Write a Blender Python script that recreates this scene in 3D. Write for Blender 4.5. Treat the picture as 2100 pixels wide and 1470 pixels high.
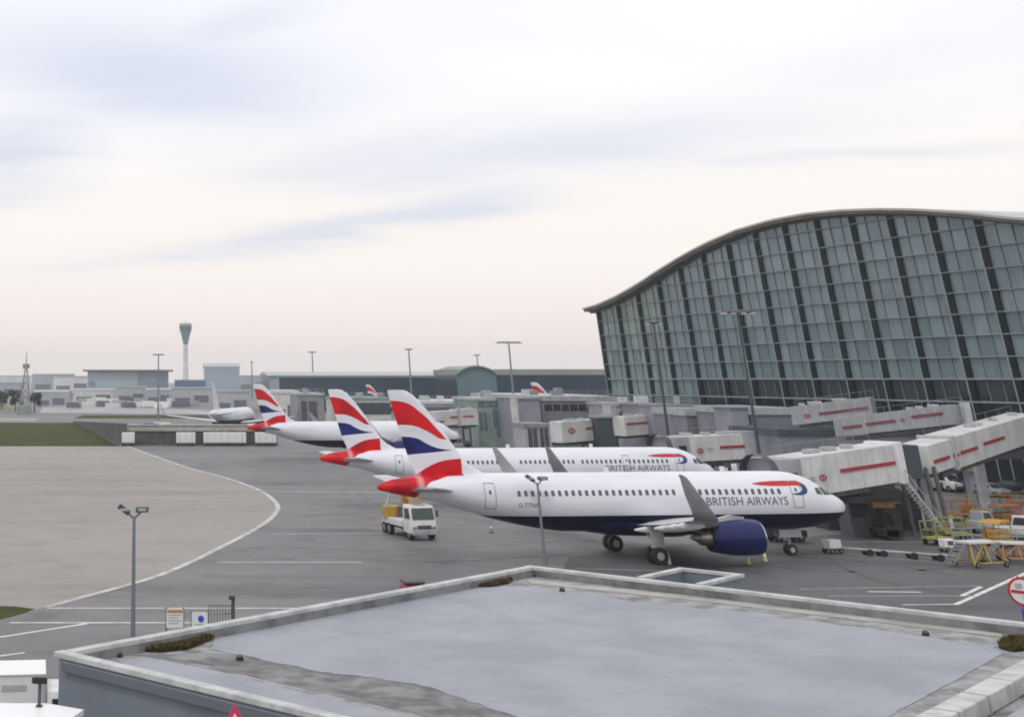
import bpy, bmesh, math, random
from mathutils import Vector, Matrix
random.seed(7)
S = bpy.context.scene
for o in list(bpy.data.objects): bpy.data.objects.remove(o)
COL = S.collection
PI = math.pi
# ---------------------------------------------------------------- camera
CF, CP, CX, CY, CH = 2535.3, .368905, 357.31, -203.38, 12.74
cam = bpy.data.cameras.new('camera'); co = bpy.data.objects.new('camera', cam); COL.objects.link(co)
co.location = (0, 0, CH); co.rotation_euler = (PI / 2 + CP, 0, 0)
cam.sensor_width = 36; cam.sensor_fit = 'HORIZONTAL'; cam.lens = CF / 2100 * 36
cam.shift_x = (1050 - CX) / 2100; cam.shift_y = (CY - 735) / 2100
cam.clip_start = .5; cam.clip_end = 30000
S.camera = co
# ---------------------------------------------------------------- world: hazy cloud cover over a nishita sky
SUN_EL, SUN_AZ = math.radians(56), math.radians(205)
W = bpy.data.worlds.new('World'); S.world = W; W.use_nodes = True
nt = W.node_tree; nt.nodes.clear()
def N(nt, t, **k):
    n = nt.nodes.new(t)
    for a, b in k.items(): setattr(n, a, b)
    return n
def L(nt, a, b): nt.links.new(a, b)
def mth(nt, op, a, b=None, c=None, clamp=False):
    n = N(nt, 'ShaderNodeMath', operation=op); n.use_clamp = clamp
    for i, v in enumerate((a, b, c)):
        if v is None: continue
        if isinstance(v, (int, float)): n.inputs[i].default_value = v
        else: L(nt, v, n.inputs[i])
    return n.outputs[0]
def mixc(nt, fac, a, b):
    n = N(nt, 'ShaderNodeMix', data_type='RGBA')
    for i, v in ((0, fac), (6, a), (7, b)):
        if isinstance(v, (int, float)): n.inputs[i].default_value = v
        elif isinstance(v, tuple): n.inputs[i].default_value = (*v[:3], 1)
        else: L(nt, v, n.inputs[i])
    return n.outputs[2]
def smooth(nt, v, lo, hi):
    n = N(nt, 'ShaderNodeMapRange', interpolation_type='SMOOTHSTEP')
    L(nt, v, n.inputs[0]); n.inputs[1].default_value = lo; n.inputs[2].default_value = hi
    return n.outputs[0]
out = N(nt, 'ShaderNodeOutputWorld')
sky = N(nt, 'ShaderNodeTexSky', sky_type='NISHITA'); sky.sun_disc = False
sky.sun_elevation = SUN_EL; sky.sun_rotation = SUN_AZ; sky.dust_density = 3
tc = N(nt, 'ShaderNodeTexCoord'); sp = N(nt, 'ShaderNodeSeparateXYZ'); L(nt, tc.outputs['Generated'], sp.inputs[0])
x, y, z = sp.outputs
zc = mth(nt, 'MAXIMUM', z, 0.0)
den = mth(nt, 'ADD', zc, .10)
cv = N(nt, 'ShaderNodeCombineXYZ')
L(nt, mth(nt, 'DIVIDE', x, den), cv.inputs[0]); L(nt, mth(nt, 'DIVIDE', y, den), cv.inputs[1])
mp = N(nt, 'ShaderNodeMapping'); mp.inputs['Rotation'].default_value = (0, 0, math.radians(-32)); mp.inputs['Scale'].default_value = (.42, .85, 1)
mp.inputs['Location'].default_value = (3.1, 1.7, 0)
L(nt, cv.outputs[0], mp.inputs[0])
n1 = N(nt, 'ShaderNodeTexNoise'); n1.inputs['Scale'].default_value = .95; n1.inputs['Detail'].default_value = 5; n1.inputs['Roughness'].default_value = .46
n1.inputs['Distortion'].default_value = .5; L(nt, mp.outputs[0], n1.inputs['Vector'])
n2 = N(nt, 'ShaderNodeTexNoise'); n2.inputs['Scale'].default_value = 2.3; n2.inputs['Detail'].default_value = 4; L(nt, mp.outputs[0], n2.inputs['Vector'])
cl = smooth(nt, mth(nt, 'ADD', mth(nt, 'MULTIPLY', n1.outputs[0], .8), mth(nt, 'MULTIPLY', n2.outputs[0], .2)), .44, .58)
az = mth(nt, 'ARCTAN2', x, y)
azw = mth(nt, 'ADD', az, mth(nt, 'MULTIPLY', mth(nt, 'SUBTRACT', n1.outputs[0], .5), .22)); elw = mth(nt, 'ADD', z, mth(nt, 'MULTIPLY', mth(nt, 'SUBTRACT', n2.outputs[0], .5), .035))
acc = None                                         # cloud shadows by compass bearing and height: (bearing, height, half widths, tilt, weight)
for (a0, e0, ra, re, tilt, wt) in ((-.03, .222, .18, .042, -.10, .85), (-.14, .165, .09, .03, .25, .95), (.14, .111, .15, .013, .16, 1.1), (.30, .160, .19, .022, .06, .75), (.50, .143, .12, .008, -.06, .6), (-.03, .080, .07, .006, .02, .4), (.17, .165, .15, .020, .10, .5), (.02, .262, .08, .02, .2, .5), (.56, .205, .13, .02, .1, .28), (.95, .25, .3, .05, .1, .6), (-.7, .2, .3, .05, .2, .7), (-1.4, .3, .4, .07, .1, .7), (1.7, .25, .4, .06, .1, .6)):
    da = mth(nt, 'SUBTRACT', azw, a0); de = mth(nt, 'SUBTRACT', mth(nt, 'SUBTRACT', elw, e0), mth(nt, 'MULTIPLY', da, tilt))
    q = mth(nt, 'ADD', mth(nt, 'POWER', mth(nt, 'DIVIDE', da, ra), 2.0), mth(nt, 'POWER', mth(nt, 'DIVIDE', de, re), 2.0))
    g = mth(nt, 'MULTIPLY', mth(nt, 'EXPONENT', mth(nt, 'MULTIPLY', q, -1.0)), wt); acc = g if acc is None else mth(nt, 'MAXIMUM', acc, g)
lowc = mth(nt, 'ADD', mth(nt, 'MULTIPLY', acc, mth(nt, 'ADD', .2, mth(nt, 'MULTIPLY', n2.outputs[0], 1.7))), mth(nt, 'MULTIPLY', mth(nt, 'MULTIPLY', mth(nt, 'SUBTRACT', 1.0, cl), smooth(nt, z, .12, .3)), .16), clamp=True)
e1 = smooth(nt, z, .005, .085); e2 = smooth(nt, z, .09, .24)
lightc = mixc(nt, e2, mixc(nt, e1, (.97, .865, .82), (1.055, .992, .935)), (1.06, 1.06, 1.075))
darkc = mixc(nt, e2, (.80, .82, .905), (.74, .785, .93))
cloud = mixc(nt, lowc, lightc, darkc)
b1 = N(nt, 'ShaderNodeBackground'); L(nt, cloud, b1.inputs[0]); b1.inputs[1].default_value = 1.0
b2 = N(nt, 'ShaderNodeBackground'); L(nt, sky.outputs[0], b2.inputs[0]); b2.inputs[1].default_value = .1
mx = N(nt, 'ShaderNodeMixShader'); mx.inputs[0].default_value = .96
L(nt, b2.outputs[0], mx.inputs[1]); L(nt, b1.outputs[0], mx.inputs[2]); L(nt, mx.outputs[0], out.inputs[0])
sl = bpy.data.lights.new('sun', 'SUN'); so = bpy.data.objects.new('sun', sl); COL.objects.link(so)
sl.energy = .8; sl.angle = math.radians(14); sl.color = (1, .96, .9)
so.rotation_euler = (PI / 2 - SUN_EL, 0, PI - SUN_AZ)
so.location = (0, 0, 200)
S.view_settings.view_transform = 'Standard'; S.view_settings.look = 'None'; S.view_settings.exposure = 0; S.view_settings.gamma = 1
S.render.engine = 'CYCLES'; S.render.resolution_x = 1024; S.render.resolution_y = 716
S.cycles.max_bounces = 6; S.cycles.volume_bounces = 1
S.cycles.pixel_filter_type = 'BLACKMAN_HARRIS'; S.cycles.filter_width = 1.9
# ---------------------------------------------------------------- measuring: photo rays to places in the world
def ray(px, py):
    u = (px - CX) / CF; v = -(py - CY) / CF; c, s = math.cos(CP), math.sin(CP)
    return Vector((u, c - v * s, s + v * c))
def G(px, py, z=0.0):
    d = ray(px, py); t = (z - CH) / d.z; return Vector((d.x * t, d.y * t, z))
def AT(px, py, Y):
    d = ray(px, py); t = Y / d.y; return Vector((d.x * t, Y, CH + d.z * t))
# ---------------------------------------------------------------- materials
MC = {}
def mat(name, col, rough=.6, metal=0, nscale=0, namt=0, bump=0, col2=None, coat=0, detail=4, spec=.5, stretch=None):
    if name in MC: return MC[name]
    m = bpy.data.materials.new(name); m.use_nodes = True; t = m.node_tree; b = t.nodes['Principled BSDF']
    b.inputs['Base Color'].default_value = (*col, 1); b.inputs['Roughness'].default_value = rough; b.inputs['Metallic'].default_value = metal
    b.inputs['Coat Weight'].default_value = coat; b.inputs['Specular IOR Level'].default_value = spec
    if nscale:
        c = N(t, 'ShaderNodeTexCoord'); n = N(t, 'ShaderNodeTexNoise'); n.inputs['Scale'].default_value = nscale; n.inputs['Detail'].default_value = detail
        n.inputs['Roughness'].default_value = .6
        if stretch:
            mpp = N(t, 'ShaderNodeMapping'); mpp.inputs['Scale'].default_value = stretch; L(t, c.outputs['Object'], mpp.inputs[0]); L(t, mpp.outputs[0], n.inputs['Vector'])
        else: L(t, c.outputs['Object'], n.inputs['Vector'])
        c2 = col2 or tuple(v * (1 - namt) for v in col)
        f = smooth(t, n.outputs[0], .35, .68)
        L(t, mixc(t, f, col if col2 else tuple(min(1, v * (1 + namt * .35)) for v in col), c2), b.inputs['Base Color'])
        L(t, mth(t, 'ADD', mth(t, 'MULTIPLY', n.outputs[0], .25), rough - .12), b.inputs['Roughness'])
        if bump:
            bn = N(t, 'ShaderNodeBump'); bn.inputs['Strength'].default_value = bump; bn.inputs['Distance'].default_value = .05
            L(t, n.outputs[0], bn.inputs['Height']); L(t, bn.outputs[0], b.inputs['Normal'])
    MC[name] = m; return m
white = mat('white_paint', (.72, .72, .73), .4, 0, 1.3, .10)
offwhite = mat('weathered_white', (.58, .58, .57), .5, 0, .6, .2)
greyp = mat('grey_paint', (.24, .25, .27), .5, 0, .8, .25)
lgrey = mat('light_grey_paint', (.40, .41, .43), .5, 0, .8, .2)
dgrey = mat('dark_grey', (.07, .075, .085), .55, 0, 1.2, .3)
black = mat('black_rubber', (.018, .018, .02), .7, 0, 3, .3)
steel = mat('galvanised_steel', (.23, .235, .25), .45, .5, 2, .25)
polish = mat('polished_metal', (.62, .63, .66), .22, 1)
hotmetal = mat('exhaust_metal', (.36, .34, .31), .38, .9, 3, .3)
glassd = mat('dark_glass', (.022, .028, .035), .1, 0, spec=.6)
red = mat('red_paint', (.50, .012, .022), .4, 0, 2, .15)
dred = mat('dull_red_stripe', (.36, .018, .04), .5, 0, 2, .2)
yellow = mat('yellow_paint', (.45, .28, .035), .5, 0, 3, .3)
ygreen = mat('olive_yellow_paint', (.30, .29, .07), .6, 0, 3, .4)
orange = mat('orange_paint', (.42, .17, .035), .5, 0, 3, .3)
brown = mat('brown_tarp', (.24, .13, .06), .7, 0, 3, .3)
amber = mat('amber_panel', (.5, .26, .03), .4)
navy = mat('navy_paint', (.009, .013, .10), .35, 0, .9, .2, coat=.12, spec=.25)
blue = mat('blue_sign', (.03, .07, .5), .4)
wingm = mat('wing_grey', (.5, .51, .54), .42, 0, .7, .14)
wlet = mat('winglet_grey', (.26, .262, .275), .45, 0, .7, .15)
tealg = mat('teal_glass', (.10, .17, .165), .2, 0, .5, .3)
tealw = mat('grey_green_cladding', (.22, .28, .265), .5, 0, .4, .2)
slate = mat('slate_cladding', (.045, .06, .075), .5, 0, .5, .2)
lilac = mat('lilac_grey_cladding', (.27, .275, .32), .55, 0, .25, .14)
midg = mat('mid_grey_cladding', (.20, .21, .24), .55, 0, .25, .2)
conc = mat('concrete', (.38, .37, .35), .8, 0, .7, .25)
darkconc = mat('dark_concrete', (.085, .085, .085), .8, 0, .5, .35)
farblue = mat('dark_blue_glazing', (.022, .042, .068), .2, 0, .03, .35)
farroof = mat('pale_roof', (.36, .40, .42), .5, 0, .02, .15)
farroof2 = mat('grey_green_roof', (.24, .27, .24), .6, 0, .02, .2)
fargrey = mat('far_grey_wall', (.33, .36, .40), .7, 0, .03, .25)
farwhite = mat('far_white_wall', (.6, .6, .62), .7, 0, .05, .2)
fardark = mat('far_dark', (.11, .125, .145), .6, 0, .05, .3)
leafm = mat('moss_leaf', (.085, .075, .015), .8, 0, 6, 0, col2=(.03, .04, .008))
leafb = mat('dry_moss_leaf', (.13, .06, .018), .8, 0, 6, .3)
treem = mat('far_tree_leaf', (.035, .055, .03), .8, 0, 2, .5)
bark = mat('bark', (.06, .045, .03), .9, 0, 3, .3)
# ---------------------------------------------------------------- mesh builder
class MB:
    def __init__(s): s.v = []; s.f = []; s.m = []
    def add(s, vs, fs, mi=0):
        b = len(s.v); s.v += [Vector(p) for p in vs]; s.f += [tuple(b + i for i in f) for f in fs]; s.m += [mi] * len(fs); return s
    def box(s, c, d, rz=0, mi=0, top=1.0):
        cx, cy, cz = c; a, b, h = d[0] / 2, d[1] / 2, d[2] / 2; cs, sn = math.cos(rz), math.sin(rz); P = []
        for zz, k in ((-h, 1), (h, top)):
            for xx, yy in ((-a, -b), (a, -b), (a, b), (-a, b)):
                P.append((cx + (xx * cs - yy * sn) * k, cy + (xx * sn + yy * cs) * k, cz + zz))
        return s.add(P, [(3, 2, 1, 0), (4, 5, 6, 7), (0, 1, 5, 4), (1, 2, 6, 5), (2, 3, 7, 6), (3, 0, 4, 7)], mi)
    def beam(s, p, q, w, h, mi=0):                     # box along p->q, upright ends, sides vertical
        p, q = Vector(p), Vector(q); d = q - p; n = Vector((-d.y, d.x, 0))
        n = n.normalized() * w / 2 if n.length > 1e-6 else Vector((w / 2, 0, 0)); u = Vector((0, 0, h / 2))
        P = [p - n - u, p + n - u, p + n + u, p - n + u, q - n - u, q + n - u, q + n + u, q - n + u]
        return s.add(P, [(0, 1, 2, 3), (7, 6, 5, 4), (0, 4, 5, 1), (1, 5, 6, 2), (2, 6, 7, 3), (3, 7, 4, 0)], mi)
    def tube(s, p, q, r0, r1=None, n=10, mi=0, cap=True):
        p, q = Vector(p), Vector(q); r1 = r0 if r1 is None else r1; d = (q - p).normalized()
        a = d.cross(Vector((0, 0, 1)) if abs(d.z) < .9 else Vector((1, 0, 0))).normalized(); b = d.cross(a)
        P = [];
        for c, r in ((p, r0), (q, r1)):
            for i in range(n): t = 2 * PI * i / n; P.append(c + a * (r * math.cos(t)) + b * (r * math.sin(t)))
        F = [(i, (i + 1) % n, n + (i + 1) % n, n + i) for i in range(n)]
        if cap: F += [tuple(range(n))[::-1], tuple(range(n, 2 * n))]
        return s.add(P, F, mi)
    def loft(s, rings, cap=True, mi=0, closed=True):
        n = len(rings[0]); P = [p for r in rings for p in r]; F = []
        for k in range(len(rings) - 1):
            for i in range(n if closed else n - 1):
                j = (i + 1) % n; F.append((k * n + i, k * n + j, (k + 1) * n + j, (k + 1) * n + i))
        if cap: F += [tuple(range(n))[::-1], tuple(range((len(rings) - 1) * n, len(rings) * n))]
        return s.add(P, F, mi)
    def prism(s, pts, z0, z1, mi=0):
        n = len(pts); P = [(p[0], p[1], z0) for p in pts] + [(p[0], p[1], z1) for p in pts]
        return s.add(P, [tuple(range(n))[::-1], tuple(range(n, 2 * n))] + [(i, (i + 1) % n, n + (i + 1) % n, n + i) for i in range(n)], mi)
    def prof(s, pr, w, taper=0, mi=0):                 # side outline (x,z) swept across y, narrowing upward
        zs = [p[1] for p in pr]; z0, z1 = min(zs), max(zs); n = len(pr); P = []
        for sg in (-1, 1):
            for (xx, zz) in pr: P.append((xx, sg * w / 2 * (1 - taper * max(0, (zz - z0) / (z1 - z0) - .45)), zz))
        return s.add(P, [tuple(range(n)), tuple(range(n, 2 * n))[::-1]] + [(i, n + i, n + (i + 1) % n, (i + 1) % n) for i in range(n)], mi)
    def disc(s, c, nrm, r, th, n=20, mi=0):
        nrm = Vector(nrm).normalized(); c = Vector(c); return s.tube(c - nrm * th / 2, c + nrm * th / 2, r, r, n, mi)
    def build(s, name, mats, parent=None, smooth=0, bevel=0, local=False):
        me = bpy.data.meshes.new(name); V = s.v
        if parent is not None and not local:
            inv = ROOT[parent.name].inverted(); V = [inv @ v for v in V]
        me.from_pydata([tuple(v) for v in V], [], s.f)
        for m in (mats if isinstance(mats, (list, tuple)) else [mats]): me.materials.append(m)
        for p, mi in zip(me.polygons, s.m): p.material_index = mi
        bm = bmesh.new(); bm.from_mesh(me)
        if bevel:
            es = [e for e in bm.edges if len(e.link_faces) == 2 and e.calc_face_angle(0) > .6]
            bmesh.ops.bevel(bm, geom=es, offset=bevel, segments=2, profile=.5, affect='EDGES', clamp_overlap=True)
        bmesh.ops.recalc_face_normals(bm, faces=bm.faces); bm.to_mesh(me); bm.free()
        if smooth:
            for p in me.polygons: p.use_smooth = True
            me.set_sharp_from_angle(angle=math.radians(smooth))
        o = bpy.data.objects.new(name, me); COL.objects.link(o)
        if parent is not None: o.parent = parent; ROOT[o.name] = ROOT[parent.name]
        return o
ROOT = {}
def thing(name, label, cat, loc=(0, 0, 0), rz=0, group=None):
    o = bpy.data.objects.new(name, None); o.empty_display_size = .5; COL.objects.link(o); o.location = loc; o.rotation_euler = (0, 0, rz)
    o['label'] = label; o['category'] = cat
    if group: o['group'] = group
    ROOT[o.name] = Matrix.Translation(Vector(loc)) @ Matrix.Rotation(rz, 4, 'Z'); return o
def tag(o, label, cat, group=None):
    o['label'] = label; o['category'] = cat
    if group: o['group'] = group
    return o
def struct(o, kind='structure'): o['kind'] = kind; return o
KIDS = {}
def copy_tree(o, parent=None):
    c = o.copy(); COL.objects.link(c)
    if parent is not None: c.parent = parent
    for ch in list(o.children): copy_tree(ch, c)
    return c
def dup(root, label, loc, rz=0, group=None):
    c = copy_tree(root); c.location = loc; c.rotation_euler = (0, 0, rz); c['label'] = label
    if group: c['group'] = group
    return c
def text_mb(txt, size):
    cu = bpy.data.curves.new('t', 'FONT'); cu.body = txt; cu.size = size; cu.resolution_u = 3
    o = bpy.data.objects.new('t', cu); COL.objects.link(o); bpy.context.view_layer.update()
    me = bpy.data.meshes.new_from_object(o.evaluated_get(bpy.context.evaluated_depsgraph_get()))
    V = [v.co.copy() for v in me.vertices]; F = [tuple(p.vertices) for p in me.polygons]
    bpy.data.objects.remove(o); bpy.data.curves.remove(cu); bpy.data.meshes.remove(me)
    return V, F
# ---------------------------------------------------------------- ground, paving, paint
def ground_mat(name, base, dark, light, joints, jcol, scale=.02):
    m = bpy.data.materials.new(name); m.use_nodes = True; t = m.node_tree; b = t.nodes['Principled BSDF']
    c = N(t, 'ShaderNodeTexCoord')
    def noise(sc, det, st=None, rgh=.6):
        n = N(t, 'ShaderNodeTexNoise'); n.inputs['Scale'].default_value = sc; n.inputs['Detail'].default_value = det; n.inputs['Roughness'].default_value = rgh
        if st:
            q = N(t, 'ShaderNodeMapping'); q.inputs['Scale'].default_value = st; q.inputs['Rotation'].default_value = (0, 0, .1); L(t, c.outputs['Object'], q.inputs[0]); L(t, q.outputs[0], n.inputs['Vector'])
        else: L(t, c.outputs['Object'], n.inputs['Vector'])
        return n.outputs[0]
    col = mixc(t, smooth(t, noise(scale, 5), .36, .66), base, light)
    col = mixc(t, mth(t, 'MULTIPLY', smooth(t, noise(.05, 6, (.35, 1.5, 1)), .52, .72), .75), col, dark)      # smears along the stands, on the stand tarmac doubling as shade
    col = mixc(t, mth(t, 'MULTIPLY', smooth(t, noise(.3, 5), .52, .72), .5), col, dark)
    col = mixc(t, mth(t, 'MULTIPLY', noise(4, 3), .16), col, dark)
    br = N(t, 'ShaderNodeTexBrick'); br.offset = 0; br.inputs['Scale'].default_value = 1; br.inputs['Brick Width'].default_value = joints; br.inputs['Row Height'].default_value = joints
    br.inputs['Mortar Size'].default_value = .11; br.inputs['Color1'].default_value = (0, 0, 0, 1); br.inputs['Color2'].default_value = (.35, .35, .35, 1); br.inputs['Mortar'].default_value = (1, 1, 1, 1)
    q = N(t, 'ShaderNodeMapping'); q.inputs['Rotation'].default_value = (0, 0, .1); L(t, c.outputs['Object'], q.inputs[0]); L(t, q.outputs[0], br.inputs['Vector'])
    sepb = N(t, 'ShaderNodeSeparateColor'); L(t, br.outputs[0], sepb.inputs[0])
    col = mixc(t, mth(t, 'MULTIPLY', sepb.outputs[0], .5), col, jcol)
    L(t, col, b.inputs['Base Color'])
    L(t, mth(t, 'ADD', mth(t, 'MULTIPLY', noise(.15, 4), .3), .5), b.inputs['Roughness']); b.inputs['Specular IOR Level'].default_value = .35
    return m
apron = ground_mat('apron_tarmac', (.152, .147, .155), (.066, .065, .071), (.2, .193, .2), 7.5, (.13, .128, .13))
beige = ground_mat('taxiway_concrete', (.268, .246, .23), (.19, .175, .165), (.31, .285, .265), 9, (.26, .24, .22), .015)
grassm = mat('grass_field', (.036, .05, .012), .95, 0, .12, 0, col2=(.062, .068, .02), detail=8, spec=.1)
paint = mat('worn_white_line', (.66, .66, .65), .6, 0, .9, .28, detail=6)
paintf = mat('faded_line', (.36, .35, .345), .7, 0, 1.2, .35, detail=6)
ypaint = mat('faded_yellow_line', (.33, .30, .16), .6, 0, .5, .3, detail=6)
def sheet(name, pts, z, m):
    mb = MB(); mb.add([(p[0], p[1], z) for p in pts], [tuple(range(len(pts)))]); o = mb.build(name, m)
    if o.data.polygons[0].normal.z < 0: o.data.flip_normals()
    return struct(o)
sheet('ground', [(-4200, -60), (4200, -60), (4200, 4600), (-4200, 4600)], 0, apron)
tyre = mat('tyre_rubber_mark', (.125, .121, .126), .7, 0, .35, 0, 0, col2=(.16, .155, .162), detail=8)
tyred = mat('tyre_rubber_mark_dark', (.05, .05, .055), .7, 0, .35, 0, 0, col2=(.088, .086, .094), detail=8)
tarmac = ground_mat('stand_tarmac', (.080, .078, .085), (.036, .036, .041), (.115, .113, .121), 7.5, (.09, .088, .092), .03)  # darker tarmac, its smears deepened in colour for shade under the jets
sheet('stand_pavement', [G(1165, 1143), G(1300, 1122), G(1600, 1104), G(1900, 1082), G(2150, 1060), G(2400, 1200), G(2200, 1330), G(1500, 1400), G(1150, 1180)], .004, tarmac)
curve_px = [(60, 1254), (150, 1229), (300, 1188), (380, 1157), (450, 1123), (510, 1092), (550, 1067), (566, 1050), (570, 1038), (560, 1024), (535, 1006), (490, 988), (440, 973), (390, 960), (320, 936), (262, 915)]
cpt = [G(*p) for p in curve_px]
def smoothline(P, k=4):
    out = []
    for i in range(len(P) - 1):
        p0, p1, p2, p3 = P[max(i - 1, 0)], P[i], P[i + 1], P[min(i + 2, len(P) - 1)]
        for j in range(k):
            t = j / k; out.append(.5 * ((2 * p1) + (p2 - p0) * t + (2 * p0 - 5 * p1 + 4 * p2 - p3) * t * t + (3 * p1 - p0 - 3 * p2 + p3) * t ** 3))
    return out + [P[-1]]
cpt = smoothline(cpt)
sheet('taxiway', [G(60, 1254) + Vector((-60, -6, 0))] + cpt + [G(240, 915.5), G(0, 915.5), G(0, 915.5) + Vector((-120, 0, 0))], .004, beige)
def line(name, P, w, m, z=.010):
    mb = MB(); Lf = []; Rt = []
    for i, p in enumerate(P):
        d = (P[min(i + 1, len(P) - 1)] - P[max(i - 1, 0)]); n = Vector((-d.y, d.x, 0)).normalized() * w / 2; Lf.append(p + n); Rt.append(p - n)
    k = len(P); mb.add([(p.x, p.y, z) for p in Lf + Rt], [(i, i + 1, k + i + 1, k + i) for i in range(k - 1)]); o = mb.build(name, m)
    if o.data.polygons[0].normal.z < 0: o.data.flip_normals()
    return struct(o)
line('taxiway_edge_line', cpt[2:], .5, mat('taxi_line_paint', (.50, .50, .49), .65, 0, .5, .35, detail=6))
for i, (a, b, w, m) in enumerate([((445, 1152.5), (742, 1152.5), .22, paint), ((560, 1095), (860, 1093), .5, paintf), ((575, 1082), (900, 1083), .4, paintf), ((530, 1007), (830, 1010), .8, paintf),
        ((95, 1247), (640, 1247), .28, paint), ((20, 1277), (420, 1277), .3, paint), ((0, 1306), (180, 1278), .28, paint), ((0, 1345), (50, 1338), .25, paint),
        ((1640, 1208), (2010, 1201), .2, paintf), ((1700, 1222), (2000, 1221), .18, paintf), ((1780, 1213), (1890, 1214), .3, paint), ((1850, 1240), (1965, 1239), .22, paint),
        ((1958, 1240), (2110, 1172), .32, paint), ((1972, 1222), (2012, 1203), .3, paint), ((1700, 1132), (1990, 1160), .2, paintf), ((1620, 1110), (2000, 1112), .25, paintf),
        ((1180, 1165), (1500, 1175), .22, paintf), ((900, 1105), (1230, 1110), .25, paintf)]):
    p, q = G(*a), G(*b); line('painted_line', [p, (p + q) / 2, q], w, m, .010 + .004 * (i % 3))
line('stand_centre_line', [G(745, 1149), G(900, 1149), G(1000, 1146), G(1200, 1130)], .3, ypaint, .022)
for (P_, w_, m_) in (([(575, 1120), (800, 1128), (1000, 1118), (1180, 1108)], .5, tyre), ([(600, 1060), (760, 1052), (930, 1060), (1000, 1075)], .45, tyre), ([(620, 1030), (820, 1018)], .4, tyre), ([(590, 975), (640, 962), (720, 955)], .6, tyre), ([(640, 1140), (860, 1150), (1050, 1165)], .5, tyre),
        ([(1560, 1160), (1750, 1172), (1900, 1168), (2060, 1150)], .5, tyred), ([(1620, 1140), (1780, 1152), (1960, 1180)], .6, tyred), ([(1330, 1178), (1480, 1162), (1640, 1150)], .5, tyred), ([(1700, 1150), (1800, 1190), (2000, 1225)], .45, tyred)):
    line('tyre_mark', smoothline([G(*q) for q in P_], 5), w_, m_, .009)
sheet('grass', [G(0, 914.5) + Vector((-150, 0, 0)), G(0, 914.5), G(246, 914.5), G(152, 866.5), G(0, 866.5) + Vector((-200, 0, 0))], .008, grassm)
sheet('grass', [G(150, 858), G(432, 858), G(425, 851), G(170, 851)], .012, grassm)
sheet('grass', [G(0, 1243) + Vector((-20, 3, 0)), G(30, 1243), G(72, 1248.5), G(50, 1257), G(0, 1270), G(0, 1270) + Vector((-12, -2, 0))], .012, grassm)
sheet('grass', [G(-60, 848), G(22, 846), G(30, 838), G(0, 826), G(-60, 824)], .008, mat('dry_grass', (.17, .145, .07), .9, 0, .1, .3))
sheet('taxiway', [G(-100, 864), G(70, 863.5), G(85, 857), G(-100, 856)], .016, beige)
sheet('taxiway', [G(80, 846), G(430, 849), G(440, 840), G(90, 833)], .004, mat('pale_concrete', (.36, .35, .35), .8, 0, .05, .2))
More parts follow.
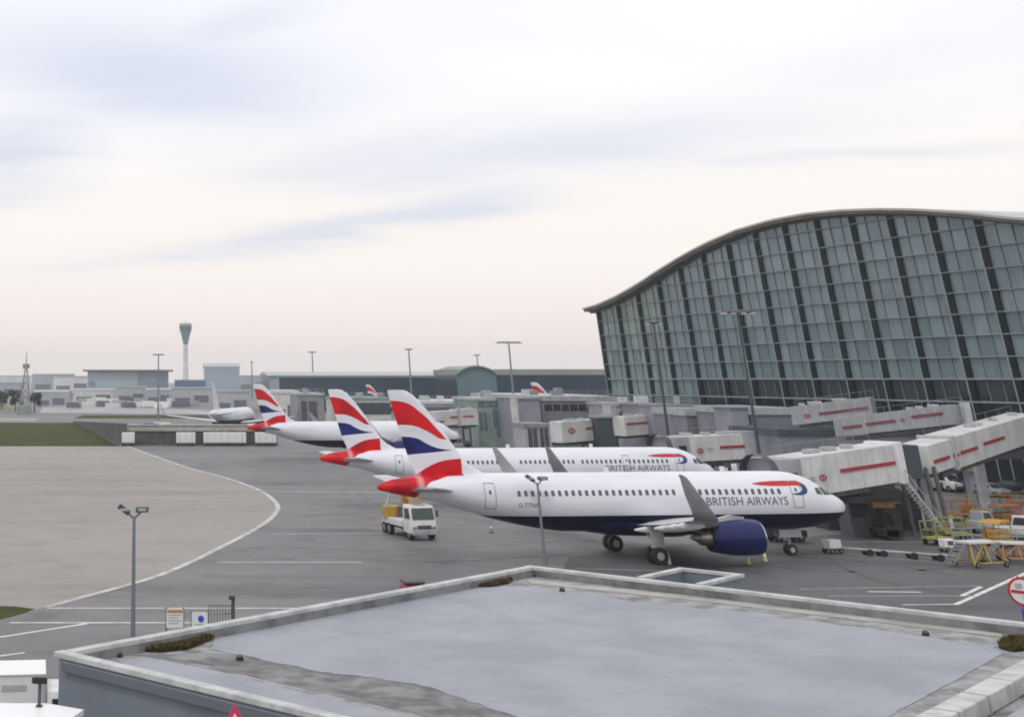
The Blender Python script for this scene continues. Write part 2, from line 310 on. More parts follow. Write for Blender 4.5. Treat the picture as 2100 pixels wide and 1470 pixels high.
# ---------------------------------------------------------------- jet airliners
def livery(name, K, plain=False):
    m = bpy.data.materials.new(name); m.use_nodes = True; t = m.node_tree; b = t.nodes['Principled BSDF']
    b.inputs['Roughness'].default_value = .42; b.inputs['Specular IOR Level'].default_value = .22; b.inputs['Coat Weight'].default_value = .04; b.inputs['Coat Roughness'].default_value = .15
    c = N(t, 'ShaderNodeTexCoord'); s = N(t, 'ShaderNodeSeparateXYZ'); L(t, c.outputs['Object'], s.inputs[0])
    a = mth(t, 'SUBTRACT', K, s.outputs[0]); z = s.outputs[2]
    A0, A1, Z0, Z1 = 28., 39., 2., 13.
    an = mth(t, 'MULTIPLY', mth(t, 'SUBTRACT', a, A0), 1 / (A1 - A0))
    def cur(pts):
        n = N(t, 'ShaderNodeFloatCurve'); L(t, an, n.inputs[1]); cv = n.mapping.curves[0]
        pts = sorted(((p - A0) / (A1 - A0), (q - Z0) / (Z1 - Z0)) for p, q in pts)
        pts = [(0, pts[0][1])] + pts + [(1, pts[-1][1])]
        cv.points[0].location = pts[0]; cv.points[1].location = pts[-1]
        for p in pts[1:-1]: cv.points.new(*p)
        n.mapping.update()
        return mth(t, 'ADD', mth(t, 'MULTIPLY', n.outputs[0], Z1 - Z0), Z0)
    def band(top, bot, amin):
        f = mth(t, 'MULTIPLY', mth(t, 'LESS_THAN', z, cur(top)), mth(t, 'GREATER_THAN', z, cur(bot)))
        return mth(t, 'MULTIPLY', f, mth(t, 'GREATER_THAN', a, amin))
    wv = N(t, 'ShaderNodeTexNoise'); wv.inputs['Scale'].default_value = .7; wv.inputs['Detail'].default_value = 2; L(t, c.outputs['Object'], wv.inputs['Vector'])
    fold = smooth(t, wv.outputs[0], .4, .62)
    redc = mixc(t, fold, (.62, .008, .016), (.42, .005, .012)); bluec = mixc(t, fold, (.016, .018, .16), (.010, .010, .085))
    dn = N(t, 'ShaderNodeTexNoise'); dn.inputs['Scale'].default_value = .5; dn.inputs['Detail'].default_value = 6
    mq = N(t, 'ShaderNodeMapping'); mq.inputs['Scale'].default_value = (.3, 1, 1.6); L(t, c.outputs['Object'], mq.inputs[0]); L(t, mq.outputs[0], dn.inputs['Vector'])
    col = mixc(t, smooth(t, dn.outputs[0], .4, .75), (.73, .735, .79), (.63, .635, .69))
    if not plain:
        ln = N(t, 'ShaderNodeTexBrick'); ln.inputs['Scale'].default_value = 1; ln.inputs['Brick Width'].default_value = 2.67; ln.inputs['Row Height'].default_value = 1.9; ln.inputs['Mortar Size'].default_value = .012; ln.offset = 0
        ln.inputs['Color1'].default_value = ln.inputs['Color2'].default_value = (0, 0, 0, 1); ln.inputs['Mortar'].default_value = (1, 1, 1, 1)
        cx = N(t, 'ShaderNodeCombineXYZ'); L(t, s.outputs[0], cx.inputs[0]); L(t, z, cx.inputs[1]); L(t, cx.outputs[0], ln.inputs['Vector'])
        sc = N(t, 'ShaderNodeSeparateColor'); L(t, ln.outputs[0], sc.inputs[0])
        col = mixc(t, mth(t, 'MULTIPLY', sc.outputs[0], .25), col, (.4, .4, .44))
    r1 = band([(31.86, 8.37), (32.3, 8.8), (32.79, 9.3), (33.3, 9.85), (33.88, 10.33), (34.6, 10.85), (35.3, 11.08), (36.4, 11.15)], [(31.86, 8.34), (32.46, 8.42), (33.0, 8.72), (33.59, 9.02), (34.2, 9.26), (34.7, 9.36), (36.4, 9.37)], 31.86)
    bl = band([(31.6, 7.62), (32.4, 7.68), (33.0, 7.84), (33.6, 8.1), (34.1, 8.38), (34.6, 8.5), (35.6, 8.56)], [(31.6, 7.58), (32.3, 7.5), (33.4, 7.4), (34.6, 7.3), (35.6, 7.2)], 31.62)
    r2 = band([(30.7, 6.98), (31.5, 6.94), (32.3, 6.84), (33.0, 6.63), (33.6, 6.36), (34.1, 6.08), (34.6, 5.85), (35.2, 5.78), (38, 5.7)], [(30.7, 5.82), (31.5, 5.80), (32.2, 5.76), (33.0, 5.56), (33.7, 5.35), (34.1, 5.0), (34.5, 4.6), (35.0, 4.0), (38, 3.6)], 30.86)
    if not plain:
        col = mixc(t, r1, col, redc); col = mixc(t, r2, col, redc); col = mixc(t, bl, col, bluec)
        pk = mth(t, 'MULTIPLY', mth(t, 'MULTIPLY', smooth(t, a, 33.95, 34.35), mth(t, 'SUBTRACT', 1.0, smooth(t, a, 34.35, 34.8))), mth(t, 'LESS_THAN', z, 6.1)); col = mixc(t, mth(t, 'MULTIPLY', mth(t, 'MULTIPLY', pk, r2), .5), col, (.75, .55, .58))
        belly = mth(t, 'MULTIPLY', mth(t, 'LESS_THAN', z, 3.05), mth(t, 'LESS_THAN', a, 31.0))
        col = mixc(t, belly, col, (.004, .006, .030))
    else:
        col = mixc(t, mth(t, 'LESS_THAN', z, 3.3), col, (.02, .05, .045))
    L(t, col, b.inputs['Base Color']); return m
LIV320 = livery('airliner_paint', 17.7); LIV321 = livery('long_airliner_paint', 15.03); LIVP = livery('plain_airliner_paint', 17.7, True)
ST = [(0, 3.33, 3.39, .03), (.1, 3.1, 3.62, .27), (.25, 2.92, 3.8, .47), (.56, 2.66, 4.03, .78), (1., 2.42, 4.26, 1.06), (1.5, 2.24, 4.5, 1.29), (2.2, 2.07, 5.02, 1.52), (2.8, 1.98, 5.37, 1.66), (3.4, 1.92, 5.6, 1.77),
      (4.2, 1.86, 5.82, 1.88), (5.2, 1.83, 5.93, 1.95), (6.2, 1.82, 5.95, 1.975), (8, 1.82, 5.95, 1.975), (9, 1.82, 5.95, 1.975), (15, 1.82, 5.95, 1.975), (21, 1.82, 5.95, 1.975), (23.5, 1.86, 5.95, 1.97), (25.3, 2.08, 5.95, 1.96), (27, 2.38, 5.95, 1.93),
      (29, 2.82, 5.95, 1.84), (31, 3.38, 5.93, 1.6), (33, 3.95, 5.86, 1.26), (35, 4.3, 5.74, .88), (36.5, 4.58, 5.52, .5), (37.4, 4.78, 5.22, .24), (37.57, 4.88, 5.12, .12)]
def foil(aLE, ch, tc, n=9):
    P = []
    for i in range(n):
        q = (1 - math.cos(PI * i / (n - 1))) / 2; th = 5 * tc * (.2969 * q ** .5 - .126 * q - .3516 * q * q + .2843 * q ** 3 - .1036 * q ** 4) * ch; P.append((aLE + q * ch, th * 1.1))
    return P + [(p, -t * .9) for p, t in P[-2:0:-1]]
class Jet:
    def __init__(s, name, label, loc, yaw, fw=0, aft=0, paint=None, group=None, detail=2, scale=1.0, text=None):
        s.fw, s.aft = fw, aft; s.ref = 17.7 + fw
        s.root = r = thing(name, label, 'airliner', loc, yaw, group)
        if scale != 1: r.scale = (scale,) * 3
        paint = paint or LIV320
        def A(a): return a + (0 if a < 8.5 else fw if a < 21.5 else fw + aft)
        X = lambda a, b, z: (s.ref - a, -b, z)
        st = [(A(a), zb, zt, ry) for a, zb, zt, ry in ST]; s.st = st
        n = 36 if detail > 1 else 18; rings = []
        for a, zb, zt, ry in st:
            zc_, rz_ = (zb + zt) / 2, (zt - zb) / 2
            rings.append([X(a, ry * math.sin(2 * PI * i / n), zc_ + rz_ * math.cos(2 * PI * i / n)) for i in range(n)])
        MB().loft(rings).build('fuselage', paint, r, 50, local=True)
        def wing(sections, name, m, sh=None):
            rr = []; sh = fw if sh is None else sh
            for i, (b, le, ch, z, tc) in enumerate(sections):
                p0 = sections[max(i - 1, 0)]; p1 = sections[min(i + 1, len(sections) - 1)]
                db, dz = p1[0] - p0[0], p1[3] - p0[3]; ln = math.hypot(db, dz); nb, nz = -dz / ln, db / ln
                rr.append([X(p + sh, b + t * nb, z + t * nz) for p, t in foil(le, ch, tc)])
            return MB().loft(rr).build(name, m, r, 40, local=True)
        # fin
        rr = []
        for z, le, te in ((5.72, 28.7, 34.5), (6.1, 29.4, 34.55), (6.45, 30.1, 34.7), (6.9, 30.64, 34.95), (8.7, 31.9, 35.5), (10.66, 33.43, 36.06), (11.5, 34.25, 36.28), (11.85, 34.8, 36.34), (11.93, 35.2, 36.3)):
            rr.append([X(A(p), t, z) for p, t in foil(le, te - le, .09 if z > 6.2 else .06)])
        MB().loft(rr).build('tail_fin', paint, r, 40, local=True)
        for sg in (1, -1):
            wing([(sg * .3, 31.4, 3.7, 4.72, .1), (sg * 6.2, 34.9, 1.45, 5.38, .09)], 'tailplane', wingm, fw + aft)
        if detail == 0: return
        for sg in (1, -1):
            wing([(sg * 1.5, 11.3, 6.9, 2.35, .14), (sg * 3., 12.15, 6.1, 2.52, .13), (sg * 6.4, 13.9, 4.3, 2.86, .12), (sg * 16.7, 19.2, 1.75, 4.15, .11)], 'wing', wingm)
            wing([(sg * 16.72, 19.21, 1.74, 4.155, .1), (sg * 17.25, 19.55, 1.6, 4.35, .1), (sg * 17.55, 20.0, 1.4, 4.8, .09), (sg * 17.75, 20.8, 1.0, 5.8, .09), (sg * 17.9, 21.55, .5, 6.75, .09), (sg * 17.92, 21.9, .25, 6.95, .09)], 'winglet', wlet)
            # engine
            def ring(a, rad, cz=1.92, k=24, sq=0): a = a + .35; rad = rad * .95; return [X(A(a), sg * 5.75 + rad * math.sin(2 * PI * i / k), cz + rad * math.cos(2 * PI * i / k)) for i in range(k)]
            e = MB().loft([ring(a, q) for a, q in ((10.32, 1.17), (10.7, 1.24), (11.6, 1.27), (12.6, 1.22), (13.5, 1.08), (14.1, .96), (14.08, .88), (13.3, .86))], cap=False).build('engine', navy, r, 60, local=True)
            MB().loft([ring(a, q) for a, q in ((10.35, 1.165), (10.22, 1.12), (10.16, 1.05), (10.22, .99), (10.4, .95), (11.1, .93))], cap=False).build('intake_lip', polish, e, 60, local=True)
            f = MB().loft([ring(11.1, .94), ring(11.12, .3), ring(10.75, .05)], cap=True); f.build('fan', dgrey, e, 40, local=True)
            MB().loft([ring(13.2, .8), ring(14.0, .66), ring(14.9, .5), ring(14.9, .42)], cap=True).loft([ring(14.85, .4), ring(15.5, .1)]).build('exhaust_nozzle', hotmetal, e, 50, local=True)
            py = MB(); py.loft([[X(A(a), sg * 5.75 + w * q, z + h * p) for q, p in ((-.2, 0), (.2, 0), (.2, 1), (-.2, 1))] for a, z, h, w in ((11.6, 3.0, .25, .4), (12.6, 2.9, .5, 1), (14.5, 2.55, .45, 1), (16.3, 2.5, .2, .4))]); py.build('engine_pylon', lgrey, r, 40, local=True)
            for b, a0, a1, z in ((3.6, 15.9, 19.1, 2.25), (7.6, 16.2, 19.4, 2.75), (11.3, 17.7, 20.4, 3.2), (13.8, 18.7, 20.9, 3.52)):
                if detail > 1:
                    rr = []
                    for i in range(8):
                        q = i / 7; rad = .26 * math.sin(PI * min(max(q, .03), .97)) ** .6
                        rr.append([X(A(17) - 17 + a0 + (a1 - a0) * q, sg * b + rad * .7 * math.sin(2 * PI * k / 10), z + rad * math.cos(2 * PI * k / 10)) for k in range(10)])
                    MB().loft(rr).build('flap_fairing', white, r, 50, local=True)
        # belly fairing
        rr = []
        for a, hb, w in ((10.2, .02, 1.2), (11.2, .2, 1.75), (12.5, .3, 2.1), (17.5, .32, 2.15), (19.5, .25, 1.9), (21.3, .02, 1.2)):
            rr.append([X(A(a), w * math.sin(t), 2.55 - (.75 + hb) * math.cos(t)) for t in [(-PI / 2 + PI * k / 12) for k in range(13)]])
        MB().loft(rr, cap=True).build('belly_fairing', mat('belly_navy', (.006, .009, .05), .35, 0, .9, .2, spec=.25), r, 60, local=True)
        # undercarriage
        def wheel(par, a, b, rad, w):
            q = MB().tube(X(a, b - w / 2, rad), X(a, b + w / 2, rad), rad, rad, 18); q.tube(X(a, b + w / 2 - .01, rad), X(a, b + w / 2 + .015, rad), rad * .5, rad * .45, 12, 1); q.tube(X(a, b - w / 2 + .01, rad), X(a, b - w / 2 - .015, rad), rad * .5, rad * .45, 12, 1)
            q.build('wheel', [black, lgrey], par, 40, local=True)
        for sg in (1, -1):
            g = MB().tube(X(s.ref, sg * 3.8, .58), X(s.ref - .2, sg * 3.75, 2.6), .13, .16).tube(X(s.ref, sg * 3.35, .58), X(s.ref, sg * 4.25, .58), .09).tube(X(s.ref, sg * 3.8, 1.1), X(s.ref, sg * 2.2, 2.2), .07).build('main_gear', lgrey, r, 40, local=True)
            for d in (-.46, .46): wheel(g, s.ref, sg * 3.8 + d, .58, .42)
            MB().beam(X(s.ref - .55, sg * 4.12, 1.85), X(s.ref + .5, sg * 4.12, 1.85), .06, 1.5).build('gear_door', lgrey, g, local=True)
        g = MB().tube(X(5.07, 0, .4), X(5.0, 0, 2.3), .1, .12).tube(X(5.07, -.32, .4), X(5.07, .32, .4), .06).tube(X(5.07, 0, .9), X(6.1, 0, 2.1), .05).build('nose_gear', lgrey, r, 40, local=True)
        for d in (-.25, .25): wheel(g, 5.07, d, .39, .24)
        for d in (-.42, .42): MB().beam(X(4.2, d, 1.55), X(6.0, d, 1.55), .04, .55).build('gear_door', lgrey, g, local=True)
        if detail < 2: return
        # openings on the skin
        wm = mat('cabin_window_glass', (.085, .09, .11), .25); first = None
        a0 = 6.3; a = a0; pitch = .533; last = 27.4 + fw + aft
        while a < last + .01:
            ok = not (14.0 + fw * .5 < a < 14.6 + fw * .5) and not (fw and (10.6 < a < 11.6 or 23.0 < a < 24.0))
            if ok:
                aa = a if abs(a - 16) < 8 + fw else a
                pts = []
                for da, dz in ((-.13, -.12), (-.08, -.19), (.08, -.19), (.13, -.12), (.13, .12), (.08, .19), (-.08, .19), (-.13, .12)): pts.append(s.wrap(15 + da, 4.62 + dz, .012))
                if first is None:
                    first = MB().add(pts, [tuple(range(8))]).build('cabin_window', wm, r, local=True); first.location = (15 - a, 0, 0); base = first
                else:
                    yy = s.wrap(a, 4.62, 0)[1] - s.wrap(15, 4.62, 0)[1]
                    c = first.copy(); COL.objects.link(c); c.location = (15 - a, yy, 0)
            a += pitch
        for da, z0, z1, w in ((4.85, 3.5, 5.3, .84), (29.3 + fw + aft, 3.6, 5.32, .8)) + (((10.9, 3.6, 5.2, .76),) if fw else ()):
            fr = MB()
            def strip(P, wd):
                for (p, q) in zip(P[:-1], P[1:]):
                    k = 5
                    for i in range(k):
                        f0, f1 = i / k, (i + 1) / k; ps = [(p[0] + (q[0] - p[0]) * f, p[1] + (q[1] - p[1]) * f) for f in (f0, f1)]
                        dx, dz = q[0] - p[0], q[1] - p[1]; ln = math.hypot(dx, dz); nx, nz = -dz / ln * wd / 2, dx / ln * wd / 2
                        fr.add([s.wrap(ps[0][0] + nx, ps[0][1] + nz, .014), s.wrap(ps[1][0] + nx, ps[1][1] + nz, .014), s.wrap(ps[1][0] - nx, ps[1][1] - nz, .014), s.wrap(ps[0][0] - nx, ps[0][1] - nz, .014)], [(0, 1, 2, 3)])
            strip([(da - w / 2, z0), (da - w / 2, z1), (da + w / 2, z1), (da + w / 2, z0), (da - w / 2, z0)], .055)
            d = fr.build('cabin_door', greyp, r, local=True)
            MB().add([s.wrap(da + u, 4.72 + v, .014) for u, v in ((-.09, -.13), (.09, -.13), (.09, .13), (-.09, .13))], [(0, 1, 2, 3)]).build('door_window', wm, d, local=True)
        for q in ([(1.62, 4.28), (2.35, 4.3), (2.6, 4.78), (2.28, 4.86)], [(2.5, 4.32), (3.05, 4.4), (3.05, 4.8), (2.72, 4.8)], [(1.2, 4.2), (1.5, 4.28), (2.15, 4.93), (2.05, 4.97)]):
            c = MB()
            for i in range(3):
                for j in range(3):
                    def bl(u, v):
                        p = [(q[0][k] * (1 - u) + q[1][k] * u) * (1 - v) + (q[3][k] * (1 - u) + q[2][k] * u) * v for k in (0, 1)]; return s.wrap(p[0], p[1], .015)
                    c.add([bl(i / 3, j / 3), bl((i + 1) / 3, j / 3), bl((i + 1) / 3, (j + 1) / 3), bl(i / 3, (j + 1) / 3)], [(0, 1, 2, 3)])
            c.build('cockpit_window', glassd, r, local=True)
        # ribbon emblem: thin red streak ending in a blue curl
        rb = MB(); top = [(8.25, 5.17), (7.6, 5.26), (6.6, 5.32), (5.6, 5.33), (4.6, 5.31), (4.15, 5.2)]; bot = [(8.25, 5.14), (7.6, 5.04), (6.6, 4.99), (5.6, 4.98), (4.7, 5.0), (4.35, 4.98)]
        for i in range(5):
            for j in range(3):
                f = lambda k, v: s.wrap(top[k][0] + (bot[k][0] - top[k][0]) * v, top[k][1] + (bot[k][1] - top[k][1]) * v, .016)
                rb.add([f(i, j / 3), f(i + 1, j / 3), f(i + 1, (j + 1) / 3), f(i, (j + 1) / 3)], [(0, 1, 2, 3)])
        emb = rb.build('ribbon_emblem', red, r, local=True)
        rb = MB(); top = [(4.13, 5.19), (3.86, 5.0), (3.8, 4.75), (3.92, 4.5), (4.25, 4.36), (4.7, 4.34), (5.3, 4.42)]; bot = [(4.34, 4.98), (4.3, 4.9), (4.28, 4.78), (4.32, 4.68), (4.45, 4.58), (4.75, 4.5), (5.3, 4.44)]
        for i in range(6):
            for j in range(2):
                rb.add([f(i, j / 2), f(i + 1, j / 2), f(i + 1, (j + 1) / 2), f(i, (j + 1) / 2)], [(0, 1, 2, 3)])
        rb.build('emblem_curl', mat('emblem_blue', (.015, .03, .16), .4), emb, local=True)
        def lettering(txt, aL, aR, z0, capz, name, m):
            V, F = text_mb(txt, 1); x0 = min(v.x for v in V); x1 = max(v.x for v in V); h = max(v.y for v in V)
            bm = bmesh.new(); vv = [bm.verts.new((v.x, v.y, 0)) for v in V]
            for fc in F:
                try: bm.faces.new([vv[i] for i in fc])
                except ValueError: pass
            for k in range(1, 5): bmesh.ops.bisect_plane(bm, geom=bm.verts[:] + bm.edges[:] + bm.faces[:], plane_co=(0, h * k / 5, 0), plane_no=(0, 1, 0))
            bm.verts.index_update(); q = MB()
            q.add([s.wrap(aL + (v.co.x - x0) / (x1 - x0) * (aR - aL), z0 + v.co.y / h * capz, .016) for v in bm.verts], [tuple(v.index for v in fc.verts) for fc in bm.faces]); bm.free()
            q.build(name, m, r, local=True)
        lm = mat('lettering_navy', (.085, .09, .125), .5)
        if text:
            m_ = text[0] + (text[1] - text[0]) * .445; m2 = text[0] + (text[1] - text[0]) * .49
            lettering('BRITISH', text[0], m_, 3.7, .56, 'airline_lettering', lm); lettering('AIRWAYS', m2, text[1], 3.7, .56, 'airline_lettering', lm)
        if not fw: lettering('G-TTNA', 27.2, 25.6, 3.68, .3, 'registration', lm)
        # aerials on the spine
        for a in (9.5 + fw, 19.0 + fw): MB().loft([[X(a + u, w, z) for u, w in ((0, -.03), (.4, 0), (0, .03))] for z in (5.93, 6.3)]).build('aerial', white, r, local=True)
    def wrap(s, a, z, off=0.0):
        st = s.st
        for k in range(len(st) - 1):
            if st[k][0] <= a <= st[k + 1][0]: break
        q = (a - st[k][0]) / max(1e-6, st[k + 1][0] - st[k][0]); zb, zt, ry = [st[k][i] * (1 - q) + st[k + 1][i] * q for i in (1, 2, 3)]
        zc_, rz_ = (zb + zt) / 2, (zt - zb) / 2; t = max(-.985, min(.985, (z - zc_) / rz_)); yb = ry * math.sqrt(1 - t * t)
        nb, nz = math.sqrt(1 - t * t) / ry, t / rz_; ln = math.hypot(nb, nz)
        return (s.ref - a, -(yb + off * nb / ln), zc_ + t * rz_ + off * nz / ln)
JG = 'white jets with red and blue tails parked at the pier'
J1 = Jet('airliner', 'nearest white jet with navy belly, engine and main wheels in full view', (35.328, 106.543, 0), .1005, group=JG, text=(12.35, 5.75))
J2 = Jet('airliner', 'long white jet parked just behind the nearest jet, only its upper half showing', (38.06, 148.19, -.25), .1105, 4.27, 2.67, LIV321, JG, text=(13.4, 6.1))
J3 = Jet('airliner', 'third white jet in the row, nose hidden behind the second fin', (32.0, 231, 0), .15, group=JG, detail=1)
J4 = Jet('airliner', 'plain white jet with dark green belly standing behind the third jet tail', (AT(437, 800, 320).x + 5.5, 337, 0), 1.25, paint=LIVP, detail=1, scale=1.0)
p = AT(755, 806, 500); J5 = Jet('airliner', 'far jet hidden by the pier, small tail tip between the second and nearest fins', (p.x + 16, 501, 0), .05, group=JG, detail=0, scale=.9)
p = AT(1097, 806, 338); J6 = Jet('airliner', 'far jet hidden by the pier, small tail tip right of the tall mast', (p.x + 17.8, 339, 0), .05, group=JG, detail=0)
# ---------------------------------------------------------------- terminal with glazed wave-roofed end wall
D = Vector((.21408, -.97682, 0)); NN = Vector((-.97682, -.21408, 0)); P0 = Vector((86.574, 263.824, 0)); BAY = 7.5; LEAN = math.tan(math.radians(2.0))
def FP(u, z, out=0.0): return P0 + D * u + NN * ((z - CH) * LEAN + out) + Vector((0, 0, z))
edge_px = [(1206, 637), (1240, 628), (1285, 608), (1330, 582), (1370, 556), (1420, 526), (1470, 500), (1530, 475), (1600, 455), (1670, 442), (1740, 435), (1820, 432), (1900, 433), (2000, 440), (2110, 452)]
prof = []
for q in edge_px:
    d = ray(*q); t = P0.dot(NN) / (d.x * NN.x + d.y * NN.y - d.z * LEAN); w = d * t; prof.append(((Vector((w.x, w.y, 0)) - P0).dot(D), CH + w.z))
def roofz(u):
    if u <= prof[0][0]: return prof[0][1] + (u - prof[0][0]) * .12
    for (a, za), (b, zb) in zip(prof[:-1], prof[1:]):
        if u <= b: return za + (zb - za) * (u - a) / (b - a)
    a, za = prof[-1]; return za - (u - a) * .16 - (u - a) ** 2 * .0012
def gmat(name, c1, c2, c3):
    m = bpy.data.materials.new(name); m.use_nodes = True; t = m.node_tree; b = t.nodes['Principled BSDF']
    c = N(t, 'ShaderNodeTexCoord'); mp = N(t, 'ShaderNodeMapping'); mp.inputs['Scale'].default_value = (2.2, 2.2, .16); L(t, c.outputs['Object'], mp.inputs[0])
    n = N(t, 'ShaderNodeTexNoise'); n.inputs['Scale'].default_value = 1.3; n.inputs['Detail'].default_value = 3; n.inputs['Roughness'].default_value = .6; L(t, mp.outputs[0], n.inputs['Vector'])
    n2 = N(t, 'ShaderNodeTexNoise'); n2.inputs['Scale'].default_value = .17; n2.inputs['Detail'].default_value = 3; L(t, c.outputs['Object'], n2.inputs['Vector'])
    col = mixc(t, smooth(t, n.outputs[0], .38, .62), c1, c2); col = mixc(t, mth(t, 'MULTIPLY', smooth(t, n2.outputs[0], .4, .7), .6), col, c3)
    ge = N(t, 'ShaderNodeNewGeometry'); ri = ge.outputs['Random Per Island']
    col = mixc(t, mth(t, 'MULTIPLY', smooth(t, ri, .0, 1.0), .42), col, tuple(min(1, v * 1.9 + .02) for v in c1)); col = mixc(t, mth(t, 'MULTIPLY', mth(t, 'GREATER_THAN', ri, .86), .35), col, tuple(v * .35 for v in c1))
    L(t, col, b.inputs['Base Color']); b.inputs['Roughness'].default_value = .14; b.inputs['Specular IOR Level'].default_value = .55
    return m
glz = gmat('louvred_glass', (.125, .178, .195), (.185, .242, .26), (.125, .168, .195))
glzp = gmat('lit_louvred_glass', (.13, .18, .17), (.26, .33, .30), (.16, .21, .20))  # corner glass: light coming through the corner is painted into its paler colour
glzd = gmat('dark_lobby_glass', (.010, .018, .024), (.022, .034, .042), (.03, .04, .05))
TB = thing('terminal_building', 'huge glass-fronted airport terminal with curved wave roof on the right', 'terminal building', (P0.x, P0.y, 0))
NB = 19; HZ = [0, 3, 6, 9.9] + [12.74 + 2.7 * k for k in range(10)]
for j in range(NB):
    u0, u1 = j * BAY, (j + 1) * BAY
    if j == 0: u0 = .0
    for lo in (True, False):
        mb = MB()
        for z0, z1 in zip(HZ[:-1], HZ[1:]):
            if (z1 <= 12.75) != lo: continue
            for k in range(3):
                a, b = u0 + (u1 - u0) * k / 3, u0 + (u1 - u0) * (k + 1) / 3
                za = min(z0, roofz(a) - .4); zb = min(z0, roofz(b) - .4); zta = min(z1, roofz(a) - .35); ztb = min(z1, roofz(b) - .35)
                if zta - za < .05 and ztb - zb < .05: continue
                t1, t2 = random.uniform(-.03, .03), random.uniform(-.03, .03)
                mb.add([FP(a, za, t1), FP(b, zb, t2), FP(b, ztb, -t1), FP(a, zta, -t2)], [(0, 1, 2, 3)])
        mb.build('lobby_glazing' if lo else 'glazed_bay', (glzd if lo and j > 3 else glzp if j < 3 else glz), TB)
colm = mat('facade_column_dark', (.010, .018, .022), .6, spec=.12); raim = mat('facade_rail_light', (.27, .31, .33), .45, 0, .5, .15)
for j in range(NB + 1):
    u = j * BAY; zt = roofz(u) - .3
    mb = MB(); w = .45; mb.loft([[FP(u - w, z, .03), FP(u + w, z, .03), FP(u + w, z, .32), FP(u - w, z, .32)] for z in (0, zt - (.35 if j else .2))]); c = mb.build('facade_column', colm, TB)
    mb = MB(); mb.loft([[FP(u - w - .15, z, .05), FP(u - w, z, .05), FP(u - w, z, .45), FP(u - w - .15, z, .45)] for z in (0, zt - .3)]); mb.build('column_rail', raim, c)
for j in range(NB):
    for k in (1, 2):
        u = (j + k / 3) * BAY; zt = roofz(u) - .45; MB().loft([[FP(u - .045, z, .02), FP(u + .045, z, .02), FP(u + .045, z, .16), FP(u - .045, z, .16)] for z in (9.9, zt)]).build('mullion', mat('mullion_grey', (.16, .195, .205), .5), TB)
for z in HZ[2:]:
    us = [u for u in [k * .5 for k in range(int(NB * BAY * 2) + 1)] if roofz(u) - .6 > z]
    if not us: continue
    mb = MB(); a, b = us[0], us[-1]; h = .06 if z > 13 else .1
    mb.loft([[FP(u, z - h, .02), FP(u, z - h, .36), FP(u, z + h, .36), FP(u, z + h, .02)] for u in (a, b)]); mb.build('transom', raim if z < 20 else greyp, TB)
us = [-3.0, -1.5] + [k * 2.5 for k in range(0, int(NB * BAY / 2.5) + 1)]
rm = mat('terminal_roof_metal', (.44, .45, .44), .4, .2, .1, .15)
for nm, m, z0, z1, o0, o1 in (('roof', rm, .0, .32, 2.0, -160), ('roof_edge', mat('roof_edge_brown', (.16, .145, .125), .6, 0, .4, .25), -.42, -.01, 1.7, -1.0), ('roof_soffit', dgrey, -.7, -.43, .45, -150)):
    mb = MB(); mb.loft([[FP(u, roofz(u) + z0, o1), FP(u, roofz(u) + z0, o0), FP(u, roofz(u) + z1, o0), FP(u, roofz(u) + z1, o1)] for u in us]); mb.build(nm, m, TB, 30)
mb = MB()                                              # long side wall and rear of the hall
A_, B_ = FP(.0, 0, -.05), FP(0, 0, -150); mb.beam((A_ + B_) / 2 * 0 + A_ + Vector((0, 0, 12)), B_ + Vector((0, 0, 12)), .3, 24); mb.build('side_wall', glzp, TB)
mb = MB(); mb.loft([[FP(u, 0, -30), FP(u, roofz(u) - .8, -30)] for u in us[2:]], cap=False, closed=False); mb.build('interior_wall', mat('interior_dim', (.12, .13, .13), .8, 0, .08, .3), TB)
for k in range(7):                                     # little bracket heads along the eave
    pass
# ---------------------------------------------------------------- pier blocks and far buildings
def block(name, label, cat, x0, x1, yt, Y, depth, wm, rmt=None, fascia=.4, z0=0, wins=(), wmat=None, rz=.0, group=None, over=.25, extra=None, ytop2=None):
    a = AT(x0, yt, Y); b = AT(x1, yt, Y); H = a.z; w = b.x - a.x; c = Vector(((a.x + b.x) / 2, Y + depth / 2, 0))
    r = thing(name, label, cat, (c.x, Y, z0), 0, group)
    MB().box((c.x, c.y, (H - fascia + z0) / 2), (w, depth, H - fascia - z0)).build('wall', wm, r)
    MB().box((c.x, c.y, H - fascia / 2), (w + over * 2, depth + over * 2, fascia)).build('roof', rmt or wm, r)
    for (u0, u1, v0, v1) in wins:
        mb = MB(); hh = H - fascia - z0
        mb.box((a.x + w * (u0 + u1) / 2, Y - .03, z0 + hh * (v0 + v1) / 2), (w * (u1 - u0), .12, hh * (v1 - v0))); f = mb.build('window', wmat or glassd, r)
        if w * (u1 - u0) > 1.6 and Y < 300:
            k = max(2, int(w * (u1 - u0) / 1.6)); mb = MB()
            for i in range(k + 1): mb.box((a.x + w * (u0 + (u1 - u0) * i / k), Y - .06, z0 + hh * (v0 + v1) / 2), (.09, .2, hh * (v1 - v0)))
            mb.build('mullion', lgrey, f)
    if extra: extra(r, a, b, H, Y, depth)
    return r
